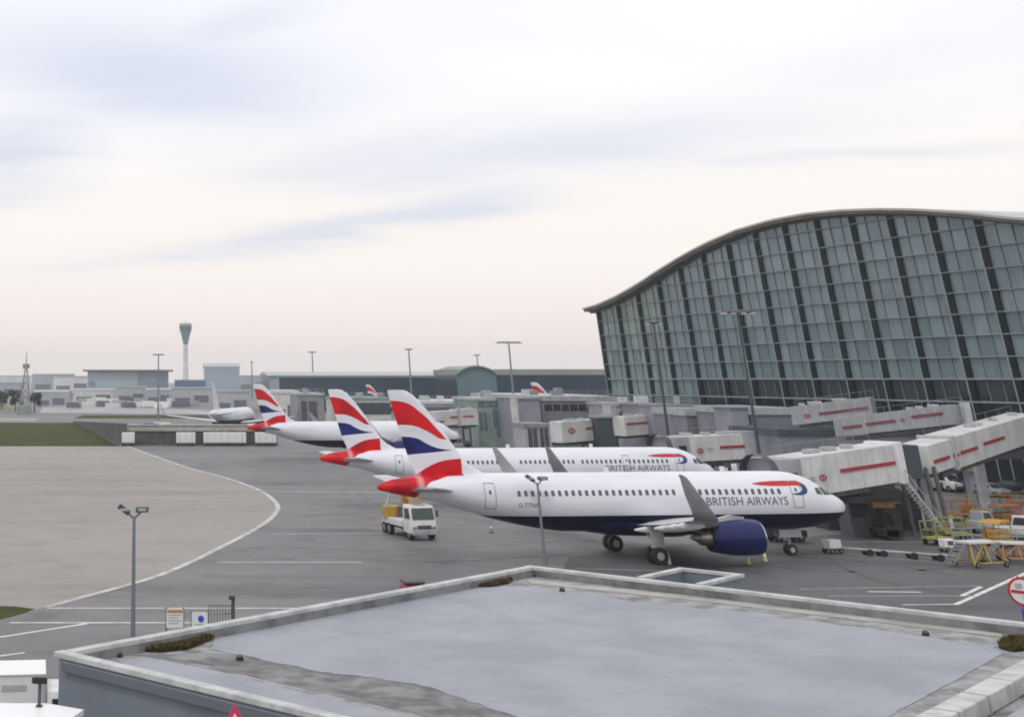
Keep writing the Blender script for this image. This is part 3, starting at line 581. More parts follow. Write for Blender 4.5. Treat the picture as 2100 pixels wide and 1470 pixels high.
def plant(n, seed):                                     # rooftop plant as parts
    def f(r, a, b, H, Y, depth):
        rr = random.Random(seed)
        for i in range(n):
            u = rr.uniform(.1, .9); s = rr.uniform(.8, 2.2); h = rr.uniform(.6, 1.5)
            MB().box((a.x + (b.x - a.x) * u, Y + depth * rr.uniform(.15, .5), H + h / 2), (s, s * .8, h)).build('roof_unit', rr.choice([lgrey, offwhite, greyp]), r, bevel=.04)
        mb = MB(); k = max(2, int((b.x - a.x) / 1.5))
        for i in range(k + 1): x = a.x + (b.x - a.x) * i / k; mb.tube((x, Y + .1, H), (x, Y + .1, H + 1), .03, n=5)
        for h in (.5, 1.): mb.tube((a.x, Y + .1, H + h), (b.x, Y + .1, H + h), .03, n=5)
        mb.build('roof_railing', lgrey, r)
    return f
block('pier_building', 'grey pier building under the terminal end with pale flat roof', 'pier building', 1108, 1275, 812, 262, 60, midg, lgrey, .9, wins=[(.03, .97, .80, .93), (.05, .4, .1, .35), (.5, .62, .05, .4)], extra=plant(4, 3))
block('pier_building', 'lilac grey pier block standing behind the tall mast', 'pier building', 1063, 1106, 815, 258, 20, lilac, lilac, .3, wins=[(.25, .95, .02, .42)], wmat=dgrey)
block('pier_building', 'grey green glass pier block between two jet bridges', 'pier building', 975, 1050, 816, 275, 22, tealw, lgrey, .5, wins=[(.05, .7, .86, .97), (.04, .28, .35, .74), (.42, .97, .42, .80), (.5, .7, .2, .4)], wmat=tealg, extra=plant(3, 5))
block('pier_building', 'long low grey pier building behind the nearest fin', 'pier building', 860, 978, 822, 300, 30, lgrey, farwhite, .6, wins=[(.02, .98, .74, .92), (.1, .5, .05, .3)], wmat=fardark, extra=plant(3, 8))
block('pier_building', 'grey pier block with dark lower bay left of the second fin', 'pier building', 610, 664, 806, 330, 22, greyp, lgrey, .5, wins=[(.12, .34, .1, .85), (.42, .72, .3, .85), (.2, .85, .02, .22)], wmat=dgrey, extra=plant(2, 9))
block('pier_building', 'dark green pier block with pale base between the two fins', 'pier building', 690, 800, 815, 345, 24, offwhite, tealw, .6, wins=[(.0, 1., .55, .92)], wmat=slate, extra=plant(3, 12))
block('pier_building', 'lilac grey wall block right of the second jet bridge pillar', 'pier building', 1346, 1418, 829, 222, 20, lilac, lilac, .3, wins=[(.3, .6, .05, .3)], extra=plant(2, 15))
block('pier_building', 'grey block with dark window band below the left end of the glass front', 'pier building', 1262, 1350, 826, 240, 16, lgrey, lgrey, .5, wins=[(.05, .95, .62, .88)], extra=plant(2, 16))
block('pier_building', 'low grey wing with pale roof edge behind the second jet bridge', 'pier building', 1405, 1512, 838, 208, 14, midg, lgrey, 1.0, wins=[(.1, .25, .05, .5)])
block('pier_building', 'plain light grey stair core standing by the dark leaning mast', 'stair core', 1498, 1532, 834, 187, 6, lilac, lilac, .2)
block('pier_building', 'broad blank grey wall block below the terminal glass', 'pier building', 1542, 1640, 836, 186, 20, midg, lgrey, .9)
block('pier_building', 'wide low slate grey block under the sloping upper bridges', 'pier building', 1596, 1880, 880, 166, 14, midg, slate, .7, wins=[(.1, .3, .1, .6), (.55, .7, .05, .5)])
block('pier_building', 'dark ground floor block behind the rising bridge on the right', 'pier building', 1880, 2300, 905, 168, 10, dgrey, dgrey, .5, wins=[(.05, .2, .1, .7), (.3, .5, .1, .7), (.6, .9, .1, .7)])
# roof stacks
for (x0, x1, yt, yb, Y, lab) in ((1237, 1249, 827, 850, 238, 'white square vent stack left of the striped bridge'), (1047, 1058, 815, 905, 256, 'tall pale pier column beside the lilac grey block')):
    a, b, c = AT(x0, yt, Y), AT(x1, yt, Y), AT(x0, yb, Y); zb = c.z if yb < 860 else 0
    mb = MB().box(((a.x + b.x) / 2, Y, (a.z + zb) / 2), (b.x - a.x, b.x - a.x, a.z - zb)); mb.box(((a.x + b.x) / 2, Y, a.z + .06), (b.x - a.x + .2, b.x - a.x + .2, .12))
    tag(mb.build('vent_stack', offwhite), lab, 'vent stack')
# far
def roofridge(h, m):
    def f(r, a, b, H, Y, depth):
        n = 9; rr = []
        for x in (a.x - 1, b.x + 1): rr.append([(x, Y - 1 + (depth + 2) * i / n, H + h * math.sin(PI * i / n)) for i in range(n + 1)])
        MB().loft(rr).build('curved_roof', m, r, 40)
    return f
block('satellite_terminal', 'long dark blue satellite terminal with pale curved roof behind the jets', 'satellite terminal', 552, 1000, 770, 560, 50, farblue, farroof, .8, wins=[(0, .045, 0, 1.)], wmat=fargrey, extra=roofridge(1.6, farroof))
def arch(r, a, b, H, Y, depth):
    n = 12; w = 14; x0 = a.x
    MB().loft([[(x0 + w * i / n, Y + yy, H - 1.6 + 2.4 * math.sin(PI * min(1, i / n * 1.0)) ** .8 + zz) for yy, zz in ((-1.5, 0), (-1.5, .5), (depth, .5), (depth, 0))] for i in range(n + 1)]).build('arched_roof', farroof2, r, 40)
    MB().loft([[(x0 + w * i / n, Y - .4 + yy, zz if zz < 1 else H - 1.65 + 2.4 * math.sin(PI * i / n) ** .8) for yy, zz in ((0, .5), (0, 2), (.3, 2), (.3, .5))] for i in range(n + 1)]).build('arched_gable', mat('gable_glass', (.10, .16, .19), .3, 0, .05, .25), r)
block('satellite_terminal', 'grey green roofed pier hall with arched gable left of the big terminal', 'satellite terminal', 935, 1290, 757, 470, 40, farblue, farroof2, 1.9, wins=[(.55, .99, .05, .3)], wmat=fardark, extra=arch)
block('far_hall', 'pale distant hall with flat dark roof line left of the control tower', 'hall', 180, 345, 758, 1100, 60, mat('pale_blue_wall', (.30, .38, .43), .6, 0, .02, .2), fardark, 1.2, over=4, wins=[(.62, 1., .0, 1.), (.02, .1, .35, .6)], wmat=mat('blue_grey_glazing', (.16, .22, .27), .4, 0, .03, .3))
block('far_hall', 'low dark blue distant building at the foot of the control tower', 'hall', 358, 422, 778, 1250, 40, mat('strong_blue_wall', (.05, .10, .2), .6, 0, .02, .3), fargrey, 1)
block('far_hall', 'tall pale blue distant block with rounded roof right of the control tower', 'hall', 420, 491, 752, 1400, 50, mat('pale_block_wall', (.26, .33, .40), .6, 0, .02, .15), farroof, 2, extra=roofridge(4, farroof))
for i, (x0, x1, yt, Y, m, lab) in enumerate([(-40, 60, 770, 1500, farwhite, 'low pale distant building at the far left edge of the airfield'), (66, 150, 766, 1350, fargrey, 'long hazy grey distant building left of the pale hall'), (110, 186, 771, 1300, farwhite, 'pale distant building tucked against the left of the pale hall'),
        (488, 556, 769, 1500, fargrey, 'faint grey distant building between rounded block and satellite terminal'), (-30, 40, 784, 1000, fargrey, 'grey distant shed left of the lattice mast'), (150, 235, 797, 800, offwhite, 'white apron building with dark door band in front of the pale hall'),
        (240, 300, 792, 780, lgrey, 'grey apron building right of the white apron building'), (300, 352, 796, 760, fargrey, 'dark windowed grey apron building below the thin mast'), (352, 436, 794, 700, lgrey, 'long grey apron shed below the control tower'), (70, 140, 800, 650, fargrey, 'blue grey apron shed right of the lattice mast'), (440, 512, 800, 560, lgrey, 'grey apron shed behind the plain white jet'), (560, 612, 800, 420, offwhite, 'pale apron shed right of the third fin')]):
    block('apron_building', lab, 'apron building', x0, x1, yt, Y, 25, m, farwhite if i % 2 else fargrey, .9, wins=[(.08, .45, .1, .45), (.55, .9, .15, .6)], wmat=fardark)
# control tower
p = AT(380.5, 663, 1700); T = thing('control_tower', 'slender airport control tower with flared dark top on the horizon', 'control tower', (p.x, 1700, 0))
def octa(z, r, n=16): return [(p.x + r * math.cos(2 * PI * i / n), 1700 + r * math.sin(2 * PI * i / n), z) for i in range(n)]
MB().loft([octa(0, 4.0), octa(30, 3.1), octa(54, 2.9)]).build('shaft', farwhite, T, 40)
MB().loft([octa(54.2, 3.0), octa(62, 4.6), octa(70, 6.8)]).build('flared_cone', mat('tower_blue', (.10, .16, .2), .4), T, 40)
MB().loft([octa(70.1, 7.0), octa(73, 8.0), octa(77, 8.2)]).build('cab', mat('tower_glass', (.06, .11, .14), .15), T, 40)
MB().loft([octa(77.1, 8.4), octa(80.2, 7.6)]).build('roof', fargrey, T, 40)
MB().tube((p.x, 1700, 80), (p.x, 1700, 84), .25).build('aerial', greyp, T)
# lattice radar mast
p = AT(55, 722, 520); T = thing('lattice_mast', 'grey lattice radio mast with round platform at the far left', 'mast', (p.x, 520, 0))
mb = MB(); hw = lambda z: 2.3 - 1.9 * min(1, z / 17)
for sx in (-1, 1):
    for sy in (-1, 1): mb.tube((p.x + sx * hw(0), 520 + sy * hw(0), 0), (p.x + sx * hw(17), 520 + sy * hw(17), 17), .17, .12, 6)
for k in range(7):
    z0, z1 = k * 2.4, k * 2.4 + 2.4
    for sx, sy, tx, ty in ((-1, -1, 1, -1), (1, -1, 1, 1), (1, 1, -1, 1), (-1, 1, -1, -1)):
        mb.tube((p.x + sx * hw(z0), 520 + sy * hw(z0), z0), (p.x + tx * hw(z1), 520 + ty * hw(z1), z1), .08, n=5); mb.tube((p.x + tx * hw(z0), 520 + ty * hw(z0), z0), (p.x + sx * hw(z1), 520 + sy * hw(z1), z1), .08, n=5); mb.tube((p.x + sx * hw(z1), 520 + sy * hw(z1), z1), (p.x + tx * hw(z1), 520 + ty * hw(z1), z1), .08, n=5)
mb.build('lattice', greyp, T); MB().tube((p.x, 520, 16.6), (p.x, 520, 18.2), 1.4, 1.4, 12).build('platform', greyp, T); MB().tube((p.x, 520, 18.2), (p.x, 520, 23), .25, .1, 6).build('aerial', greyp, T)
MB().box((p.x, 520, 1.5), (5.5, 5, 3)).build('hut', tealw, T)
# high mast lights and lamp posts
mastm = mat('mast_grey', (.20, .21, .23), .5, .3)
def mast(px, py, Y, wpx, label, style=0, zb=0, dark=False):
    t_ = AT(px, py, Y); h = t_.z; m = slate if dark else mastm
    r = thing('floodlight_mast', label, 'floodlight mast', (t_.x, Y, zb), 0, 'tall floodlight masts'); r0 = .0011 * Y * .5 + .13
    MB().tube((t_.x, Y, zb), (t_.x, Y, h), r0, r0 * .55, 10).build('pole', m, r, 40)
    w = wpx / CF * Y * .9
    MB().tube((t_.x - w / 2, Y, h), (t_.x + w / 2, Y, h), .09 + Y * .0003, n=8).tube((t_.x, Y - w * .3, h - .05), (t_.x, Y + w * .3, h - .05), .09, n=8).build('crossarm', m, r)
    k = 4 if wpx > 30 else 2
    for i in range(k):
        u = -w / 2 + w * i / (k - 1)
        MB().box((t_.x + u, Y - .1, h - .16), (max(.5, w * .16), .7, .22)).build('floodlight', lgrey, r)
    return r
mast(1043, 702, 300, 48, 'tall floodlight mast with wide crossarm right of the arched gable roof')
mast(1340, 662, 190, 26, 'floodlight mast in front of the left part of the terminal glass', dark=True)
mast(1512, 640, 150, 62, 'floodlight mast with wide pale arm in front of the terminal glass, dark leaning base', dark=True)
mast(838, 716, 420, 14, 'thin floodlight mast directly above the nearest jet fin')
mast(640, 722, 600, 16, 'thin floodlight mast with small cross head left of the second fin')
mast(325, 727, 450, 24, 'thin floodlight mast left of the control tower')
mast(978, 728, 700, 14, 'thin floodlight mast rising behind the arched gable')
mast(516, 742, 900, 6, 'faint thin floodlight mast above the third jet fin')
def lamp(px, py, Y, label, sc=1.0, gpy=None):
    t_ = AT(px, py, Y); h = t_.z; r = thing('lamp_post', label, 'lamp post', (t_.x, Y, 0), 0, 'slim twin-headed apron lamp posts')
    MB().tube((t_.x, Y, 0), (t_.x, Y, h), .13, .075, 12).tube((t_.x, Y, 0), (t_.x, Y, .4), .2, .2, 10).build('pole', mastm, r, 40)
    MB().tube((t_.x, Y, h - .12), (t_.x - .42, Y, h + .22), .05, n=8).tube((t_.x, Y, h - .12), (t_.x + .36, Y, h + .2), .05, n=8).build('bracket', mastm, r)
    for sx, a in ((-.52, .5), (.42, -.12)):
        c = Vector((t_.x + sx, Y, h + .33)); mb = MB(); pr = [(-.36, -.1), (.3, -.16), (.36, .06), (-.3, .14)]
        ca, sa = math.cos(-a), math.sin(-a); f = [[(c.x + u * ca - v * sa, c.y + yy, c.z + u * sa + v * ca) for u, v in pr] for yy in (-.28, .28)]
        mb.loft(f); hd = mb.build('lamp_head', dgrey, r, bevel=.02)
        MB().box((c.x, c.y - .29, c.z), (.42, .03, .12)).build('lens', lgrey, hd)
lamp(275, 1058, 72, 'slim grey lamp post with two heads standing left on the pale paving')
lamp(1102, 990, 103, 'slim grey lamp post with two heads in front of the nearest jet')
# ---------------------------------------------------------------- retaining wall, containers
rw = thing('retaining_wall', 'dark sloping retaining wall beside the green grass wedge', 'wall', tuple(G(248, 913)))
a, b = G(248, 913), G(150, 867); e = AT(248, 868, a.y).z
mb = MB(); mb.loft([[a, a + Vector((1.2, 0, 0)), a + Vector((1.2, 0, e)), a + Vector((0, 0, e))], [b, b + Vector((1.2, 0, 0)), b + Vector((1.2, 0, .5)), b + Vector((0, 0, .5))]]); mb.build('wall_face', darkconc, rw)
a2 = G(248, 913); b2 = G(570, 913); b2.y = a2.y; hgt = AT(300, 884, a2.y).z
rw2 = thing('retaining_wall', 'long low dark retaining wall with pale top behind the white containers', 'wall', tuple((a2 + b2) / 2))
MB().beam(a2 + Vector((1.3, 1.3, hgt / 2)), b2 + Vector((0, 1.3, hgt / 2)), .6, hgt).build('wall_face', darkconc, rw2)
MB().beam(a2 + Vector((1.3, 1.2, hgt + .3)), b2 + Vector((0, 1.2, hgt + .3)), 1.0, .6).build('coping', conc, rw2)
for i in range(8): q = a2.lerp(b2, (i + .5) / 8); MB().box((q.x, q.y + .95, hgt / 2), (.35, .2, hgt)).build('buttress', dgrey, rw2)
z1 = AT(300, 872, a2.y + 14).z
rw3 = thing('parapet_wall', 'pale concrete parapet running above the long dark wall', 'wall', (a2.x + 10, a2.y + 14, 0))
MB().box((a2.x + 16, a2.y + 14, z1 / 2), (34, .6, z1)).build('parapet', conc, rw3); MB().box((a2.x + 16, a2.y + 13.95, z1 + .1), (34.3, .9, .2)).build('coping', offwhite, rw3)
cg = 'white containers on dollies along the dark wall'
def container(loc, label, w=4.2):
    r = thing('cargo_container', label, 'container', tuple(loc), 0, cg)
    MB().box((loc.x, loc.y, 1.55), (w, 2.3, 1.9)).build('box', white, r, bevel=.06); MB().box((loc.x, loc.y, .42), (w + .3, 2.3, .22)).build('dolly_bed', dgrey, r)
    for k in range(3): MB().box((loc.x - w / 2 + w * (k + .5) / 3, loc.y - 1.17, 1.55), (.1, .06, 1.8)).build('rib', offwhite, r)
    for sx in (-.38, .38): MB().tube((loc.x + sx * w, loc.y - 1.1, .25), (loc.x + sx * w, loc.y + 1.1, .25), .25, n=12).build('wheel', black, r)
    return r
for x, yb, w, lab in ((263, 908, 2.6, 'narrow white container standing alone at the left end of the dark wall'), (381, 914, 3.9, 'white container near the middle of the dark wall, left of a pair'), (439, 912, 4.3, 'left one of two white containers side by side'), (482, 912, 4.5, 'right one of two white containers side by side'), (545, 913, 4.3, 'white container below the third jet tail')):
    p = G(x, yb); p.y = min(p.y, a2.y - 1.6); p.x = AT(x, yb, p.y).x; container(p, lab, w)
# ---------------------------------------------------------------- vehicles
def wheels(r, xs, w, rad, wd=.25):
    for x in xs:
        for sg in (-1, 1):
            q = MB().tube((x, sg * (w / 2 - wd), rad), (x, sg * (w / 2), rad), rad, rad, 16); q.tube((x, sg * (w / 2), rad), (x, sg * (w / 2 + .012), rad), rad * .55, rad * .5, 12, 1)
            q.build('wheel', [black, steel], r, 40, local=True)
def glass(r, name, P, m=None): MB().add(P, [tuple(range(len(P)))]).build(name, m or glassd, r, local=True)
def van(label, loc, rz, L_=5.2, Wd=2.0, H=2.4, m=None, group=None):
    r = thing('van', label, 'van', loc, rz, group); m = m or white; h = L_ / 2
    MB().prof([(-h, .35), (h - .05, .35), (h, .95), (h - .75, 1.2), (h - 1.5, H - .08), (-h + .1, H), (-h, H - .2)], Wd, .16).build('body', m, r, 40, bevel=.05, local=True)
    w2 = Wd / 2 * .82
    glass(r, 'windscreen', [(h - .72, -w2 - .05, 1.27), (h - .72, w2 + .05, 1.27), (h - 1.38, w2, H - .28), (h - 1.38, -w2, H - .28)])
    for sg in (-1, 1): glass(r, 'side_window', [(h - 1.1, sg * (Wd / 2 + .006), 1.25), (h - 2.2, sg * (Wd / 2 + .006), 1.25), (h - 2.2, sg * (Wd / 2 * .93 + .006), H - .4), (h - 1.55, sg * (Wd / 2 * .93 + .006), H - .4)])
    MB().box((h + .02, 0, .5), (.16, Wd * .96, .3)).build('bumper', dgrey, r, bevel=.03, local=True)
    for sg in (-1, 1): MB().box((h - .06, sg * Wd * .38, .92), (.18, .3, .2)).build('headlight', polish, r, bevel=.03, local=True)
    wheels(r, (-h + 1., h - .95), Wd, .36); return r
def car(label, loc, rz, m, group=None):
    r = thing('car', label, 'car', loc, rz, group)
    MB().prof([(-2.1, .3), (2.05, .3), (2.15, .62), (2.0, .82), (1.0, .95), (.35, 1.42), (-1.1, 1.46), (-1.75, 1.0), (-2.12, .92)], 1.76, .25).build('body', m, r, 40, bevel=.05, local=True)
    glass(r, 'windscreen', [(.98, -.72, .99), (.98, .72, .99), (.42, .6, 1.38), (.42, -.6, 1.38)]); glass(r, 'rear_window', [(-1.72, -.7, 1.05), (-1.72, .7, 1.05), (-1.16, .6, 1.42), (-1.16, -.6, 1.42)])
    for sg in (-1, 1): glass(r, 'side_window', [(.8, sg * .87, 1.0), (-1.4, sg * .87, 1.0), (-1.05, sg * .77, 1.39), (.35, sg * .77, 1.39)])
    for sg in (-1, 1): MB().box((2.05, sg * .62, .7), (.16, .34, .16)).build('headlight', polish, r, bevel=.03, local=True)
    MB().box((2.12, 0, .42), (.12, 1.6, .2)).build('bumper', dgrey, r, bevel=.03, local=True)
    wheels(r, (-1.3, 1.3), 1.78, .32, .22); return r
# aircraft service truck under the nearest tail, cab towards the viewer's right
p = G(852, 1106); R = thing('service_truck', 'white cherry picker truck with yellow and orange boom gear under the nearest tail', 'truck', (p.x + .1, p.y + 1.5, 0), math.radians(-76))
MB().box((-.9, 0, .72), (6.4, .9, .3)).build('chassis', black, R, bevel=.03, local=True)
MB().prof([(.55, .55), (2.35, .5), (2.42, 1.0), (2.28, 1.62), (2.0, 2.62), (.65, 2.7), (.55, 2.5)], 2.3, .1).build('cab', white, R, 40, bevel=.07, local=True)
glass(R, 'windscreen', [(2.34, -1.02, 1.6), (2.34, 1.02, 1.6), (2.1, .98, 2.46), (2.1, -.98, 2.46)], mat('windscreen_green', (.05, .075, .07), .12))
for sg in (-1, 1): glass(R, 'side_window', [(2.05, sg * 1.162, 1.62), (.95, sg * 1.162, 1.62), (.95, sg * 1.13, 2.42), (1.85, sg * 1.13, 2.42)])
MB().box((2.45, 0, .62), (.2, 2.3, .36)).build('bumper', lgrey, R, bevel=.05, local=True); MB().box((2.44, 0, 1.02), (.06, 1.3, .28)).build('grille', dgrey, R, bevel=.02, local=True)
for sg in (-1, 1): MB().box((2.42, sg * .9, .98), (.12, .32, .24)).build('headlight', polish, R, bevel=.03, local=True)
for sg in (-1, 1): MB().box((2.1, sg * 1.36, 2.0), (.12, .2, .5)).build('mirror', dgrey, R, bevel=.02, local=True)
MB().box((-1.9, 0, 1.1), (4.4, 2.2, .5)).build('body', offwhite, R, bevel=.05, local=True); MB().box((-3.5, -.45, 1.6), (1.2, 1.3, 1.2)).build('tool_locker', yellow, R, bevel=.06, local=True)
MB().tube((-2.6, .2, 1.3), (-2.6, .2, 2.2), .42, .34, 14).build('turret', dgrey, R, 40, local=True)
MB().beam((-3.0, -1.1, 2.1), (-2.5, -.6, 4.0), .36, .36).build('boom', offwhite, R, bevel=.03, local=True)
b_ = MB().box((1.2, .1, 3.1), (1.7, 1.5, .12)); [b_.box((1.2 + sx * .82, .1 + sy * .72, 3.45), (.07, .07, .7)) for sx in (-1, 1) for sy in (-1, 1)]
b_.box((1.2, .1 - .74, 3.4), (1.7, .05, .34)).box((1.2, .1 + .74, 3.4), (1.7, .05, .34)).box((2.04, .1, 3.4), (.05, 1.5, .34)); b_.build('platform_basket', amber, R, local=True)
MB().beam((-1.9, -.1, 3.85), (.4, .1, 3.3), .26, .26).build('upper_boom', yellow, R, bevel=.03, local=True)
MB().box((-.25, -.5, 2.9), (.5, .5, 1.0)).build('hydraulic_tank', orange, R, bevel=.04, local=True)
wheels(R, (1.6, -2.6, -3.7), 2.25, .47, .34)
# box truck and small lorry cab by the foreground building
p = AT(48, 1455, 53); R = thing('box_truck', 'white box truck at the lower left, parked beside the grey building', 'truck', (p.x - 1.0, 53.2, 0), math.radians(6))
MB().box((0, 0, 1.78), (3.4, 2.3, 1.8)).build('cargo_box', white, R, bevel=.05, local=True)
MB().box((0, 0, 2.71), (3.5, 2.4, .06)).build('box_roof', mat('bright_white', (.82, .82, .83), .4), R, bevel=.02, local=True)
for u in (-1.66, 1.66): MB().box((u, -1.16, 1.78), (.09, .05, 1.8)).build('corner_post', lgrey, R, local=True)
for k, (u, z, w, h) in enumerate(((-.4, 2.2, .5, .22), (.6, 2.3, .9, .18), (.1, 1.8, 1.6, .1), (.5, 1.45, .8, .25))): MB().box((u, -1.165, z), (w, .03, h)).build('side_panel', lgrey, R, local=True)
MB().prof([(1.78, .5), (3.4, .5), (3.45, 1.25), (3.1, 2.1), (1.8, 2.15)], 2.1, .1).build('cab', white, R, 40, bevel=.06, local=True)
glass(R, 'windscreen', [(3.43, -.9, 1.3), (3.43, .9, 1.3), (3.15, .85, 2.0), (3.15, -.85, 2.0)])
for sg in (-1, 1): glass(R, 'side_window', [(3.2, sg * 1.06, 1.3), (2.0, sg * 1.06, 1.3), (2.0, sg * 1.03, 1.9), (3.0, sg * 1.03, 1.9)])
MB().box((.6, 0, .62), (5.2, 1.6, .24)).build('chassis', black, R, local=True); wheels(R, (-1., 2.5), 2.1, .42, .3)
# service road vehicles right of the nearest nose
van('white van parked behind the grey bridge pillar at right', tuple(G(1933, 1006)), math.radians(-70), 5.4, 2.0, 2.3)
car('dark blue car between the white van and the grey bridge pillar', tuple(G(1968, 1008)), math.radians(-30), mat('dark_car_paint', (.02, .025, .045), .3))
car('silver car facing the apron right of the grey bridge pillar', tuple(G(2035, 1018)), math.radians(-75), mat('silver_car_paint', (.32, .33, .35), .35, .3))
car('black car at the right edge behind the silver car', tuple(G(2085, 1012)), math.radians(-60), mat('black_car_paint', (.015, .015, .018), .25))
van('white van seen end-on behind the second jet nose', tuple(G(1525, 985)), math.radians(-80), 6, 2.2, 2.6)
# baggage tug and tow bar at the nearest nose
def tug(label, loc, rz, m, cab=True, group=None):
    r = thing('aircraft_tug', label, 'tug', loc, rz, group)
    MB().prof([(-1.5, .35), (1.55, .35), (1.6, .85), (.5, .95), (.4, 1.05), (-1.5, 1.0)], 1.5).build('body', m, r, 40, bevel=.05, local=True)
    if cab:
        MB().prof([(-.9, 1.0), (.35, 1.0), (.1, 1.75), (-.85, 1.8)], 1.35, .1).build('cab', m, r, 40, bevel=.05, local=True); glass(r, 'windscreen', [(.345, -.58, 1.1), (.345, .58, 1.1), (.13, .55, 1.7), (.13, -.55, 1.7)])
        for sg in (-1, 1): glass(r, 'side_window', [(.2, sg * .685, 1.1), (-.75, sg * .685, 1.1), (-.75, sg * .65, 1.68), (.0, sg * .65, 1.68)])
    wheels(r, (-.95, 1.0), 1.5, .33); return r
tug('dark low tug half hidden behind the nearest nose wheels', tuple(G(1612, 1109)), .1, black)
r = thing('power_unit', 'small white wheeled unit with handle just ahead of the nearest nose wheels', 'power unit', tuple(G(1709, 1134)), .3)
MB().box((0, 0, .66), (1.15, .8, .62)).build('housing', white, r, bevel=.06, local=True); MB().box((0, 0, .3), (1.3, .85, .1)).build('frame', dgrey, r, local=True); wheels(r, (-.42, .42), .9, .2, .12)
MB().tube((-.55, -.3, .3), (-.75, -.3, 1.25), .03, n=6).tube((-.55, .3, .3), (-.75, .3, 1.25), .03, n=6).tube((-.75, -.3, 1.25), (-.75, .3, 1.25), .03, n=6).build('handle', lgrey, r, local=True); MB().box((.58, 0, .7), (.02, .5, .3)).build('vent', dgrey, r, local=True)
tb = thing('tow_bar', 'long grey tow bar lying on the apron between nose tug and yellow stand', 'tow bar', tuple(G(1840, 1143)))
q0, q1 = G(1722, 1134), G(1962, 1152)
MB().tube(q0 + Vector((0, 0, .38)), q1 + Vector((0, 0, .38)), .09, n=8).tube(q0 + Vector((0, 0, .38)), q0 + Vector((-.5, .1, .35)), .14, .06, 8).build('bar', lgrey, tb)
for f in (.26, .38, .64, .86):
    q = q0.lerp(q1, f); MB().tube(q + Vector((-.06, -.5, .24)), q + Vector((-.06, -.3, .24)), .24, n=12).tube(q + Vector((-.06, .3, .24)), q + Vector((-.06, .5, .24)), .24, n=12).tube(q + Vector((-.06, -.4, .24)), q + Vector((-.06, .4, .24)), .04, n=6).build('wheel_pair', black, tb, 40)
# cones and chocks round the nearest jet
def cone(label, px, py, m, group='marker cones set round the nearest jet'):
    p = G(px, py); r = thing('marker_cone', label, 'cone', tuple(p), 0, group)
    MB().box((0, 0, .03), (.42, .42, .06)).build('base', dgrey, r, local=True); MB().tube((0, 0, .06), (0, 0, .85), .16, .035, 12).build('cone_body', m, r, 40, local=True); MB().tube((0, 0, .38), (0, 0, .55), .118, .09, 12).build('band', white, r, 40, local=True)
cone('yellow green cone standing left below the blue engine', 1536, 1158, mat('lime', (.55, .55, .08), .5)); cone('pale yellow cone right of the blue engine front', 1570, 1152, mat('straw', (.6, .48, .2), .5)); cone('white cone in front of the near main wheels', 1373, 1158, offwhite)
cone('small grey cone standing behind the wing towards the tail', 1008, 1092, greyp)
